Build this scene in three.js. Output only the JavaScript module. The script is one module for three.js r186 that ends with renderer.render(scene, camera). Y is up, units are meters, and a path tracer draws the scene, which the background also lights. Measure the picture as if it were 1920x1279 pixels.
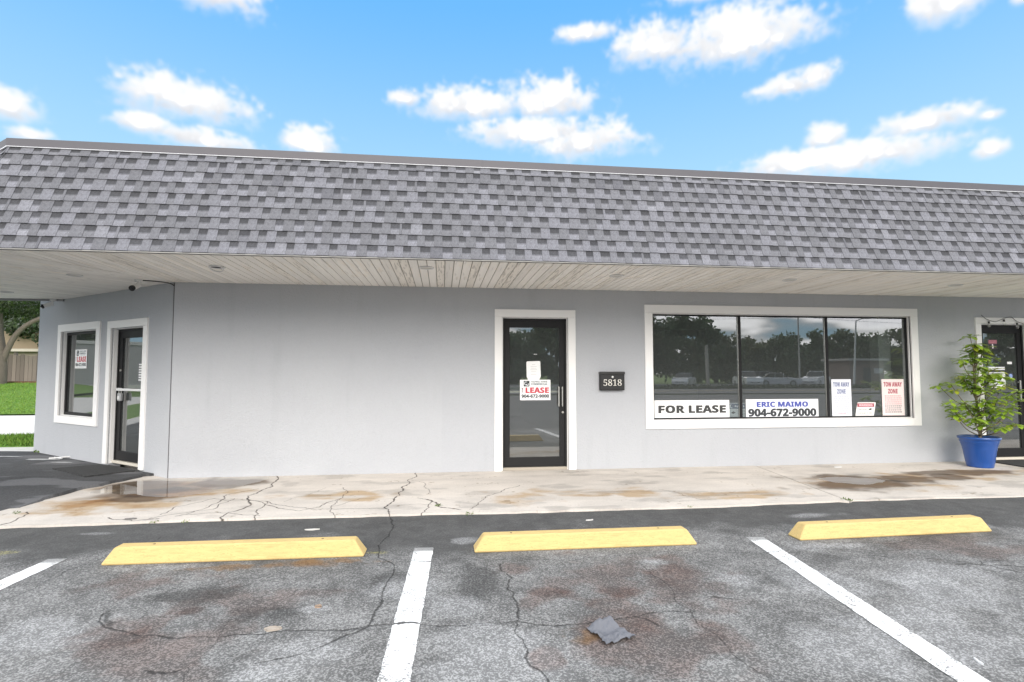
import * as THREE from 'three';
import { RoundedBoxGeometry } from 'three/addons/geometries/RoundedBoxGeometry.js';
import { mergeGeometries } from 'three/addons/utils/BufferGeometryUtils.js';
import { TextGeometry } from 'three/addons/geometries/TextGeometry.js';
import { FontLoader } from 'three/addons/loaders/FontLoader.js';

// ------------------------------------------------------------------ camera, sky, sun, exposure
const scene = new THREE.Scene();
const camera = new THREE.PerspectiveCamera(62.68, 1024 / 682, 0.1, 900);
camera.rotation.order = 'YXZ';
camera.position.set(0, 1.4, 8.06);
camera.rotation.set(3.27 * Math.PI / 180, -7.1 * Math.PI / 180, 0);

const renderer = new THREE.WebGLRenderer({ antialias: true });
renderer.toneMapping = THREE.LinearToneMapping;
renderer.toneMappingExposure = 2.35;
renderer.shadowMap.enabled = true;
const SKY_GAIN = 0.445, CLOUD_GAIN = 1.28;

const sun = new THREE.DirectionalLight(new THREE.Color(1, 0.92, 0.82), 1.15);
sun.position.set(-4, 26, 52);
sun.target.position.set(0, 1, 0);
sun.shadow.radius = 72;
sun.castShadow = true;
sun.shadow.mapSize.set(2048, 2048);
Object.assign(sun.shadow.camera, { left: -70, right: 70, top: 50, bottom: -50, near: 1, far: 220 });
scene.add(sun, sun.target);

// ------------------------------------------------------------------ numbers and noise
function rng(seed) { let a = seed >>> 0; return () => { a = (a + 0x6D2B79F5) >>> 0; let t = a; t = Math.imul(t ^ (t >>> 15), t | 1); t ^= t + Math.imul(t ^ (t >>> 7), t | 61); return ((t ^ (t >>> 14)) >>> 0) / 4294967296; }; }
const R0 = rng(77), HASH = new Float32Array(65536); for (let i = 0; i < 65536; i++) HASH[i] = R0();
function vn(x, y) {
  const xi = Math.floor(x), yi = Math.floor(y); let fx = x - xi, fy = y - yi;
  fx = fx * fx * (3 - 2 * fx); fy = fy * fy * (3 - 2 * fy);
  const a = (xi & 255), b = (xi + 1) & 255, c = (yi & 255) << 8, d = ((yi + 1) & 255) << 8;
  const p = HASH[a | c], q = HASH[b | c], r = HASH[a | d], s = HASH[b | d];
  return p + (q - p) * fx + (r - p + (p - q - r + s) * fx) * fy;
}
function fbm(x, y, o = 4) { let s = 0, a = 0.5, t = 0; for (let i = 0; i < o; i++) { s += a * vn(x, y); t += a; a *= 0.5; x = x * 2.03 + 17.3; y = y * 2.03 + 9.1; } return s / t; }
const clamp = (x, a = 0, b = 1) => x < a ? a : x > b ? b : x;
const sst = (a, b, x) => { const t = clamp((x - a) / (b - a)); return t * t * (3 - 2 * t); };
const mix = (a, b, t) => a + (b - a) * t;
const toS = new Uint8Array(4097); for (let i = 0; i <= 4096; i++) { const c = i / 4096; toS[i] = Math.round(255 * (c <= 0.0031308 ? 12.92 * c : 1.055 * Math.pow(c, 1 / 2.4) - 0.055)); }

function dataTex(W, H, fn, repeat = true) {         // fn(i, j, out) writes linear rgb
  const d = new Uint8Array(W * H * 4), o = [0, 0, 0];
  for (let j = 0; j < H; j++) for (let i = 0; i < W; i++) {
    fn(i, j, o); const k = (j * W + i) * 4;
    for (let c = 0; c < 3; c++) d[k + c] = toS[clamp(o[c]) * 4096 | 0];
    d[k + 3] = 255;
  }
  return finish(new THREE.DataTexture(d, W, H), repeat, true);
}
function heightTex(W, H, fn, repeat = true) {       // fn(i, j) -> 0..1
  const d = new Uint8Array(W * H * 4);
  for (let j = 0; j < H; j++) for (let i = 0; i < W; i++) { const k = (j * W + i) * 4, v = clamp(fn(i, j)) * 255; d[k] = d[k + 1] = d[k + 2] = v; d[k + 3] = 255; }
  return finish(new THREE.DataTexture(d, W, H), repeat, false);
}
function finish(t, repeat, srgb) {
  t.magFilter = THREE.LinearFilter; t.minFilter = THREE.LinearMipmapLinearFilter; t.generateMipmaps = true;
  if (repeat) t.wrapS = t.wrapT = THREE.RepeatWrapping;
  if (srgb) t.colorSpace = THREE.SRGBColorSpace;
  t.needsUpdate = true; return t;
}
const rep = (t, u, v) => { const c = t.clone(); c.repeat.set(u, v); c.needsUpdate = true; return c; };
const lin = (r, g, b) => new THREE.Color().setRGB(r, g, b);
const std = (r, g, b, o = {}) => new THREE.MeshStandardMaterial({ color: lin(r, g, b), roughness: 0.8, ...o });

// ------------------------------------------------------------------ sky: blue air with fair-weather clouds
{
  const W = 2048, H = 1024, d = new Float32Array(W * H * 4);
  // cumulus in view: azimuth, elevation, half width, half height in degrees
  const C = [[-22.1, 31.6, 4.7, 2.3], [-24.1, 23.0, 6.3, 2.4], [-26.8, 20.6, 2.7, 1.1], [-22.4, 20.3, 5.1, 1.3], [-13.3, 21.5, 3.0, 1.7], [-35.5, 19.7, 2.2, 1.8], [-3.8, 26.2, 1.9, 1.1], [2.6, 25.9, 6.0, 2.0], [11.0, 26.3, 5.6, 2.4], [9.3, 23.6, 8.3, 1.9], [14.9, 22.6, 6.6, 2.2], [22.0, 30.2, 5.2, 2.5], [29.5, 29.5, 8.9, 3.1], [14.9, 31.7, 3.3, 0.9], [27.7, 33.6, 5.6, 1.1], [34.2, 25.0, 3.6, 1.1], [36.2, 25.4, 2.4, 1.2], [45.8, 28.0, 2.7, 2.0], [44.2, 20.0, 4.5, 1.4], [36.8, 20.4, 1.9, 1.3], [34.8, 18.7, 6.3, 1.4], [40.6, 18.3, 6.8, 1.8], [48.3, 17.0, 1.2, 0.9], [48.4, 19.5, 0.9, 0.5], [50.5, 26.7, 0.8, 0.6], [-34.2, 18.0, 2.0, 0.8]];
  for (let j = 0; j < H; j++) {
    const el = ((j + 0.5) / H - 0.5) * 180, up = Math.max(el, 0);
    const t = sst(3, 41, up);
    // air: paler towards the horizon
    const sr = mix(0.56, 0.125, t), sg = mix(0.84, 0.465, t), sb = mix(1.02, 0.96, t);
    for (let i = 0; i < W; i++) {
      const phi = ((i + 0.5) / W - 0.5) * 2 * Math.PI;             // atan2(z, x)
      let az = Math.atan2(Math.cos(phi), -Math.sin(phi)) * 180 / Math.PI;  // from -z towards +x
      let a = 0, body = 0, thick = 0;   // cover, shaded underside, depth of cloud
      const inView = 1 - sst(0, 10, Math.max(Math.abs(az - 7.1) - 46, up - 34));
      const nb = fbm(az * 0.55 + 40, el * 0.8 + 7, 5) - 0.5, nf = fbm(az * 1.7 + 11, el * 2.1 + 3, 4) - 0.5;
      if (inView > 0) {
        let m = -1, hy = 0;
        for (const c of C) {
          const x = (az - c[0]) / c[2]; if (x > 1.9 || x < -1.9) continue;
          let y = (el - c[1]) / c[3]; const yy = y < 0 ? y * 1.45 : y;
          const v = 1 - Math.sqrt(x * x + yy * yy); if (v > m) { m = v; hy = y; }
        }
        const bil = 1 - Math.abs(2 * fbm(az * 0.9 + 5 + nf * 1.5, el * 1.2 + nb * 2, 3) - 1) - 0.72;
        const v = m + nb * 0.8 + nf * 0.55 + bil * 0.4, soft = sst(0.35, -0.7, hy);
        a = sst(mix(-0.12, -0.35, soft), mix(0.5, 1.0, soft), v) * inView; thick = sst(0.6, 1.6, v); body = sst(0.0, 0.8, v + nf * 0.5) * sst(0.6, -0.6, hy + nb * 1.2);
      }
      if (inView < 1) {
        // unseen rest of the dome: cloud made denser and brighter to lift ambient light
        const k = 1 / Math.max(0.16, Math.sin(up * Math.PI / 180) + 0.12), px = Math.sin(az * Math.PI / 180) * k * 1.6, pz = Math.cos(az * Math.PI / 180) * k * 1.6;
        const v = fbm(px + 31, pz + 77, 6);
        const o = sst(0.36, 0.52, v) * (1 - inView);
        if (o > a) { a = o; body = sst(0.5, 0.75, v); thick = sst(0.42, 0.62, v); }
      }
      a = Math.pow(a, 1.15); const k4 = (j * W + i) * 4, g = mix(0.345, 1.0, thick) * mix(1.0, 0.76, body);
      const cr = CLOUD_GAIN * g * 0.985, cg = CLOUD_GAIN * g * 0.995, cb = CLOUD_GAIN * g * mix(1.0, 1.04, body);
      let r = mix(sr * SKY_GAIN, cr, a), gg = mix(sg * SKY_GAIN, cg, a), b = mix(sb * SKY_GAIN, cb, a);
      if (el < 0) { const f = sst(0, -6, el); r = mix(r, 0.22, f); gg = mix(gg, 0.22, f); b = mix(b, 0.2, f); }
      d[k4] = r; d[k4 + 1] = gg; d[k4 + 2] = b; d[k4 + 3] = 1;
    }
  }
  const t = new THREE.DataTexture(d, W, H, THREE.RGBAFormat, THREE.FloatType);
  t.mapping = THREE.EquirectangularReflectionMapping; t.magFilter = t.minFilter = THREE.LinearFilter; t.wrapS = THREE.RepeatWrapping; t.needsUpdate = true;
  scene.background = t; scene.environment = t;
}

// ------------------------------------------------------------------ building blocks
const taken = {};
function numbered(n) { const k = taken[n] = (taken[n] ?? -1) + 1; return k ? `${n}_${String(k).padStart(3, '0')}` : n; }
function sh(o) { o.castShadow = o.receiveShadow = true; return o; }
function mesh(name, geo, mat, parent) { const m = sh(new THREE.Mesh(geo, mat)); m.name = name; parent.add(m); return m; }
function tag(o, label, category, group) { o.userData = { label, category }; if (group) o.userData.group = group; return o; }
function thing(name, label, category, [x, y, z] = [0, 0, 0], turn = 0, group) {
  const o = new THREE.Group(); o.name = numbered(name); o.position.set(x, y, z); o.rotation.y = turn; scene.add(o); return tag(o, label, category, group);
}
function single(name, geo, mat, label, category, group) { const m = sh(new THREE.Mesh(geo, mat)); m.name = numbered(name); scene.add(m); return tag(m, label, category, group); }
function structure(name, geo, mat) { const m = sh(geo ? new THREE.Mesh(geo, mat) : new THREE.Group()); m.name = name; m.userData = { kind: 'structure' }; scene.add(m); return m; }

const box = (x0, x1, y0, y1, z0, z1) => { const g = new THREE.BoxGeometry(x1 - x0, y1 - y0, z1 - z0); g.translate((x0 + x1) / 2, (y0 + y1) / 2, (z0 + z1) / 2); return g; };
const rbox = (x0, x1, y0, y1, z0, z1, r = 0.004, s = 2) => { const g = new RoundedBoxGeometry(x1 - x0, y1 - y0, z1 - z0, s, r); g.translate((x0 + x1) / 2, (y0 + y1) / 2, (z0 + z1) / 2); return g; };
function merge(list) {
  return mergeGeometries(list.map(g => { const n = g.index ? g.toNonIndexed() : g; for (const k of Object.keys(n.attributes)) if (!['position', 'normal', 'uv', 'color'].includes(k)) n.deleteAttribute(k); return n; }));
}
function cyl(a, b, r0, r1, n = 12) {
  const A = new THREE.Vector3(...a), B = new THREE.Vector3(...b), d = B.clone().sub(A), g = new THREE.CylinderGeometry(r1, r0, d.length(), n);
  g.applyQuaternion(new THREE.Quaternion().setFromUnitVectors(new THREE.Vector3(0, 1, 0), d.clone().normalize()));
  g.translate((a[0] + b[0]) / 2, (a[1] + b[1]) / 2, (a[2] + b[2]) / 2); return g;
}
function taper(points, radii, n = 9) {                     // a bent limb whose radius changes along it
  const curve = new THREE.CatmullRomCurve3(points.map(p => new THREE.Vector3(...p))), S = (points.length - 1) * 5, pos = [], nor = [], uv = [], idx = [];
  const fr = curve.computeFrenetFrames(S, false);
  for (let i = 0; i <= S; i++) {
    const t = i / S, p = curve.getPoint(t), f = t * (radii.length - 1), k = Math.min(Math.floor(f), radii.length - 2), r = mix(radii[k], radii[k + 1], f - k);
    for (let j = 0; j <= n; j++) {
      const a = j / n * 2 * Math.PI, rr = r * (1 + 0.12 * Math.sin(3 * a + t * 4)), v = fr.normals[i].clone().multiplyScalar(Math.cos(a)).addScaledVector(fr.binormals[i], Math.sin(a));
      pos.push(p.x + v.x * rr, p.y + v.y * rr, p.z + v.z * rr); nor.push(v.x, v.y, v.z); uv.push(j / n, t * 4);
      if (i < S && j < n) { const q = i * (n + 1) + j; idx.push(q, q + 1, q + n + 1, q + 1, q + n + 2, q + n + 1); }
    }
  }
  const g = new THREE.BufferGeometry(); g.setAttribute('position', new THREE.Float32BufferAttribute(pos, 3)); g.setAttribute('normal', new THREE.Float32BufferAttribute(nor, 3)); g.setAttribute('uv', new THREE.Float32BufferAttribute(uv, 2)); g.setIndex(idx); return g;
}
// a flat piece from an outline in plan ([x, z] list): top at yT(x, z), sides down to yB; uv from the rectangle [x0, z0, w, h]
function plate(outline, yT, yB, rect, open = false) {
  const top = typeof yT === 'function' ? yT : () => yT;
  let pts = outline.map(p => new THREE.Vector2(p[0], p[1])); if (THREE.ShapeUtils.isClockWise(pts)) pts = pts.reverse();
  const tri = THREE.ShapeUtils.triangulateShape(pts, []), pos = [], uv = [];
  const [x0, z0, w, h] = rect ?? [0, 0, 1, 1], put = (p, y) => { pos.push(p.x, y, p.y); uv.push((p.x - x0) / w, (p.y - z0) / h); };
  for (const [a, b, c] of tri) for (const k of [a, c, b]) put(pts[k], top(pts[k].x, pts[k].y));
  if (!open) {
    for (const [a, b, c] of tri) for (const k of [a, b, c]) put(pts[k], yB);
    for (let i = 0; i < pts.length; i++) { const a = pts[i], b = pts[(i + 1) % pts.length], ya = top(a.x, a.y), yb = top(b.x, b.y); put(a, ya); put(b, yb); put(b, yB); put(a, ya); put(b, yB); put(a, yB); }
  }
  const g = new THREE.BufferGeometry(); g.setAttribute('position', new THREE.Float32BufferAttribute(pos, 3)); g.setAttribute('uv', new THREE.Float32BufferAttribute(uv, 2)); g.computeVertexNormals(); return g;
}
function clip(poly, nx, nz, d) {                         // keep nx * x + nz * z <= d
  const out = []; for (let i = 0; i < poly.length; i++) { const a = poly[i], b = poly[(i + 1) % poly.length], da = nx * a[0] + nz * a[1] - d, db = nx * b[0] + nz * b[1] - d; if (da <= 0) out.push(a); if (da * db < 0) { const t = da / (da - db); out.push([mix(a[0], b[0], t), mix(a[1], b[1], t)]); } } return out;
}
// cracks: polylines roughened and stamped into a buffer that covers a rectangle of ground
function crackField(W, H, rect, lines, seed) {
  const f = new Float32Array(W * H), r = rng(seed), [x0, z0, w, h] = rect, sx = W / w, sy = H / h;
  for (const { p, w: wid, k = 1, j = 0.16 } of lines) {
    let q = p.map(a => [...a]);
    for (let s = 0; s < 5; s++) { const n = []; for (let i = 0; i < q.length - 1; i++) { const a = q[i], b = q[i + 1], L = Math.hypot(b[0] - a[0], b[1] - a[1]), e = (r() - 0.5) * j * L * 1.6; n.push(a, [(a[0] + b[0]) / 2 - (b[1] - a[1]) / L * e, (a[1] + b[1]) / 2 + (b[0] - a[0]) / L * e]); } n.push(q[q.length - 1]); q = n; }
    for (let i = 0; i < q.length - 1; i++) {
      const a = q[i], b = q[i + 1], L = Math.hypot(b[0] - a[0], b[1] - a[1]), m = Math.ceil(L * sx) + 1;
      for (let s = 0; s <= m; s++) {
        const x = mix(a[0], b[0], s / m), z = mix(a[1], b[1], s / m), ww = wid * 0.82 * (0.3 + 1.2 * vn(x * 9, z * 9)) * (0.45 + 1.1 * vn(x * 52, z * 52)), cx = (x - x0) * sx, cy = (z - z0) * sy, rad = Math.max(1.2, ww * sx);
        for (let v = Math.floor(cy - rad); v <= cy + rad; v++) for (let u = Math.floor(cx - rad); u <= cx + rad; u++) { if (u < 0 || v < 0 || u >= W || v >= H) continue; const dd = Math.hypot(u + 0.5 - cx, v + 0.5 - cy) / rad, val = k * clamp(1.25 - dd * dd * 1.25); if (val > f[v * W + u]) f[v * W + u] = val; }
      }
    }
  }
  return f;
}
const blob = (x, z, [cx, cz, rx, rz], rough = 0.9, freq = 3) => { const dx = (x - cx) / rx, dz = (z - cz) / rz, d2 = dx * dx + dz * dz; if (d2 > 4) return 0; return sst(1.15, 0.45, Math.sqrt(d2) + (fbm(x * freq + cx, z * freq, 4) - 0.5) * rough * 1.5); };

// ------------------------------------------------------------------ shared maps and materials
const grainBump = heightTex(512, 512, (i, j) => 0.5 * HASH[(i * 131 + j * 7919) & 65535] + 0.5 * vn(i / 3, j / 3 % 171));
const stuccoBump = heightTex(1024, 1024, (i, j) => 0.55 * fbm(i / 9, j / 9, 4) + 0.25 * vn(i / 2.2, j / 2.2) + 0.2 * vn(i / 64, j / 64));
function stuccoMap(r, g, b, seed) {
  return dataTex(1024, 512, (i, j, o) => { const u = i / 128 + seed, v = j / 128, n = fbm(u * 1.1, v * 1.1, 5) - 0.5, f = vn(i / 1.7 + seed, j / 1.7) - 0.5, drip = Math.max(0, fbm(u * 7, v * 0.8 + 9, 4) - 0.66); const m = 1 + n * 0.09 + f * 0.035 - drip * 0.18; o[0] = r * m; o[1] = g * m; o[2] = b * m * (1 - n * 0.02); });
}
const wallMap = rep(stuccoMap(0.45, 0.463, 0.49, 3), 1 / 8, 1 / 4), wallBump = rep(stuccoBump, 1 / 1.6, 1 / 1.6);
const M = {
  wall: new THREE.MeshStandardMaterial({ map: wallMap, roughness: 0.88, bumpMap: wallBump, bumpScale: 0.006 }),
  trim: new THREE.MeshStandardMaterial({ color: lin(0.88, 0.87, 0.86), roughness: 0.55, bumpMap: rep(stuccoBump, 1, 1), bumpScale: 0.0012 }),
  dark: new THREE.MeshPhysicalMaterial({ color: lin(0.018, 0.018, 0.019), roughness: 0.5, specularIntensity: 0.4 }),
  black: std(0.012, 0.012, 0.013, { roughness: 0.5 }),
  steel: std(0.62, 0.6, 0.56, { roughness: 0.28, metalness: 0.9 }),
  ivory: std(0.68, 0.66, 0.56, { roughness: 0.5 }),
  whitePlastic: std(0.72, 0.72, 0.72, { roughness: 0.4 }),
  room: std(0.42, 0.43, 0.42, { roughness: 0.9 }),
  glass: new THREE.MeshPhysicalMaterial({ color: lin(0.58, 0.63, 0.62), roughness: 0.0, transmission: 0.91, thickness: 0, ior: 2.8, metalness: 0 }),
  capMetal: std(0.105, 0.1, 0.11, { roughness: 0.55, metalness: 0.15 }),
  bark: std(0.2, 0.17, 0.14, { roughness: 0.95, bumpMap: rep(stuccoBump, 2, 4), bumpScale: 0.03 }),
};

// ------------------------------------------------------------------ the ground, the lot and the walkway
const lawnMap = dataTex(512, 512, (i, j, o) => { const n = fbm(i / 40, j / 40, 3), f = vn(i / 2.1, j / 2.1), g = 0.5 + n * 0.5 + f * 0.6; o[0] = 0.105 * g * (0.7 + n * 0.6); o[1] = 0.2 * g; o[2] = 0.028 * g; });
{
  const g = new THREE.CircleGeometry(420, 64); g.rotateX(-Math.PI / 2); g.translate(0, -0.13, 0);
  structure('ground', g, new THREE.MeshStandardMaterial({ map: rep(lawnMap, 300, 300), color: lin(0.8, 0.75, 0.7), roughness: 1 }));
}
const LOT_Y = -0.02;
const asphaltCracks = [
  { p: [[-1.98, 4.38], [-1.94, 4.5], [-1.65, 4.7], [-1.41, 4.77], [-0.99, 4.78], [-0.77, 4.76], [-0.54, 4.79], [-0.4, 4.75], [-0.14, 4.75], [0.1, 4.81], [0.44, 4.8], [0.64, 4.88], [0.89, 4.85], [1.25, 4.78], [1.5, 4.8]], w: 0.009, j: 0.1 },
  { p: [[-0.49, 2.3], [-0.45, 3.0], [-0.48, 3.56], [-0.34, 3.75], [-0.37, 4.21], [-0.39, 4.61], [-0.4, 4.75], [-0.6, 4.95], [-0.9, 5.1]], w: 0.009, j: 0.1 },
  { p: [[0.44, 3.83], [0.49, 4.12], [0.46, 4.48], [0.45, 4.75], [0.44, 5.1], [0.45, 5.31], [0.5, 5.7]], w: 0.008 },
  { p: [[-0.74, 3.64], [-0.1, 3.72], [0.7, 3.76], [1.5, 3.72], [2.41, 3.79], [2.87, 3.78], [3.84, 3.7], [4.6, 3.66]], w: 0.005, k: 0.75 },
  { p: [[1.49, 3.95], [1.51, 4.44], [1.47, 4.84], [1.47, 5.28], [1.52, 5.53]], w: 0.006, k: 0.8 },
  { p: [[-2.71, 4.13], [-2.66, 3.73], [-2.6, 3.23], [-2.4, 2.8]], w: 0.005, k: 0.8 },
  { p: [[-1.17, 5.25], [-1.18, 4.95], [-1.2, 4.58], [-0.93, 4.14]], w: 0.004, k: 0.6 },
  { p: [[-1.75, 3.85], [-1.78, 4.2], [-1.72, 4.51]], w: 0.004, k: 0.6 },
  { p: [[1.9, 4.9], [2.1, 4.86], [2.35, 4.95]], w: 0.003, k: 0.6 },
  { p: [[3.7, 4.1], [3.95, 4.28], [4.3, 4.4], [4.9, 4.3]], w: 0.012 }, { p: [[3.8, 4.25], [4.0, 4.27], [4.1, 4.45]], w: 0.014 }, { p: [[3.95, 4.3], [4.05, 4.2], [4.2, 4.22]], w: 0.01 },
  { p: [[-1.97, 4.36], [-1.9, 4.5], [-1.84, 4.56]], w: 0.022, k: 0.85 }, { p: [[1.1, 4.78], [1.18, 4.85], [1.22, 4.95]], w: 0.008 },
  { p: [[1.72, 4.6], [1.78, 4.63], [1.86, 4.66]], w: 0.022 }, { p: [[-1.4, 5.1], [-1.3, 5.14], [-1.24, 5.12]], w: 0.014 }, { p: [[3.3, 3.99], [3.36, 4.0], [3.42, 4.03]], w: 0.016 },
  { p: [[2.6, 3.62], [2.9, 3.74], [3.3, 3.86]], w: 0.003, k: 0.6 },
];
const brown = [[1.2, 4.15, 0.62, 0.42], [1.55, 4.5, 0.4, 0.45], [1.05, 4.75, 0.3, 0.35], [1.15, 5.15, 0.4, 0.4], [-1.95, 3.88, 0.38, 0.2], [-1.45, 4.95, 0.5, 0.35], [-1.7, 4.6, 0.25, 0.2], [4.2, 3.75, 0.75, 0.36], [0.54, 5.24, 0.1, 0.11], [-1.2, 4.3, 0.4, 0.22], [0.62, 4.45, 0.14, 0.18], [0.6, 3.95, 0.2, 0.13]];
const orange = [[-1.3, 3.64, 0.62, 0.09], [-0.8, 3.6, 0.3, 0.07], [0.85, 4.98, 0.25, 0.09]];
const pale = [[-0.8, 5.2, 0.14, 0.1], [2.05, 4.3, 0.28, 0.22], [1.6, 3.88, 0.07, 0.06], [3.24, 4.83, 0.4, 0.4], [3.72, 2.79, 0.25, 0.09], [-3.08, 2.59, 0.2, 0.05], [3.2, 3.72, 0.4, 0.1], [0.2, 3.2, 0.14, 0.1], [0.95, 5.0, 0.12, 0.16], [2.6, 4.5, 0.3, 0.3], [-2.0, 3.6, 0.2, 0.06], [4.9, 3.3, 0.3, 0.2], [2.1, 5.4, 0.3, 0.3], [-0.75, 4.47, 0.09, 0.06], [-0.2, 4.2, 0.3, 0.3], [0.1, 4.55, 0.2, 0.2], [0.35, 5.3, 0.5, 0.3], [2.7, 5.2, 0.5, 0.4], [-2.2, 4.7, 0.35, 0.3], [3.5, 4.4, 0.5, 0.25], [0.2, 5.0, 0.35, 0.25], [-0.7, 5.0, 0.3, 0.2]];
const darkPatch = [[-1.55, 4.15, 0.28, 0.12], [2.4, 4.35, 0.2, 0.2], [-0.95, 4.55, 0.2, 0.14], [0.25, 4.2, 0.16, 0.5], [2.9, 4.0, 0.18, 0.14], [-0.35, 4.0, 0.16, 0.3]];
function asphalt(x, z, o) {
  const n1 = fbm(x * 0.9 + 5, z * 0.9, 4), n2 = fbm(x * 3.1, z * 3.1 + 20, 4), n3 = fbm(x * 9.7 + 3, z * 9.7, 3);
  const worn = clamp((z - 3.2 + (n1 - 0.5) * 1.5 + (n2 - 0.5) * 1.1) / 0.55) * (0.5 + n2 * 0.95);
  const xr = x * 0.8 + z * 0.6, zr = z * 0.8 - x * 0.6, g = 0.44 * vn(xr * 190, zr * 190) + 0.3 * vn(x * 104 + 7, z * 104) + 0.26 * vn(x * 320, z * 320), stone = sst(0.44, 0.66, g + (n3 - 0.5) * 0.16);
  let c = mix(0.088, 0.118, n2) + worn * 0.115 + (stone - 0.4) * mix(0.045, 0.235, clamp(worn)) + (n3 - 0.5) * 0.03;
  let r = c * 1.01, gg = c * 1.0, b = c * 0.98;
  for (const s of darkPatch) { const m = blob(x, z, s, 1.4, 5) * 0.5 * (0.4 + n3); r *= 1 - m; gg *= 1 - m; b *= 1 - m; }
  for (const s of pale) { const m = blob(x, z, s, 1.1, 4) * 0.6, v = 0.25 + 0.32 * stone; r = mix(r, v, m); gg = mix(gg, v, m); b = mix(b, v, m); }
  for (const s of brown) { const m = blob(x, z, s, 1.5, 5) * (0.45 + 0.75 * n3); r *= mix(1, 0.76, m); gg *= mix(1, 0.65, m); b *= mix(1, 0.62, m); }
  for (const s of orange) { const m = blob(x, z, s, 1.4, 7) * 0.7 * sst(0.25, 0.6, n3); r = mix(r, 0.16 + 0.1 * stone, m); gg = mix(gg, 0.085 + 0.06 * stone, m); b = mix(b, 0.03 + 0.03 * stone, m); }
  for (const s of [[-0.5, 3.43, 0.12, 0.05], [-3.5, 3.08, 0.16, 0.05]]) { const m = blob(x, z, s, 1.2, 8) * 0.6 * stone; r = mix(r, 0.55, m); gg = mix(gg, 0.5, m); b = mix(b, 0.1, m); }
  o[0] = r * 0.8; o[1] = gg * 0.8; o[2] = b * 0.8;
}
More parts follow.
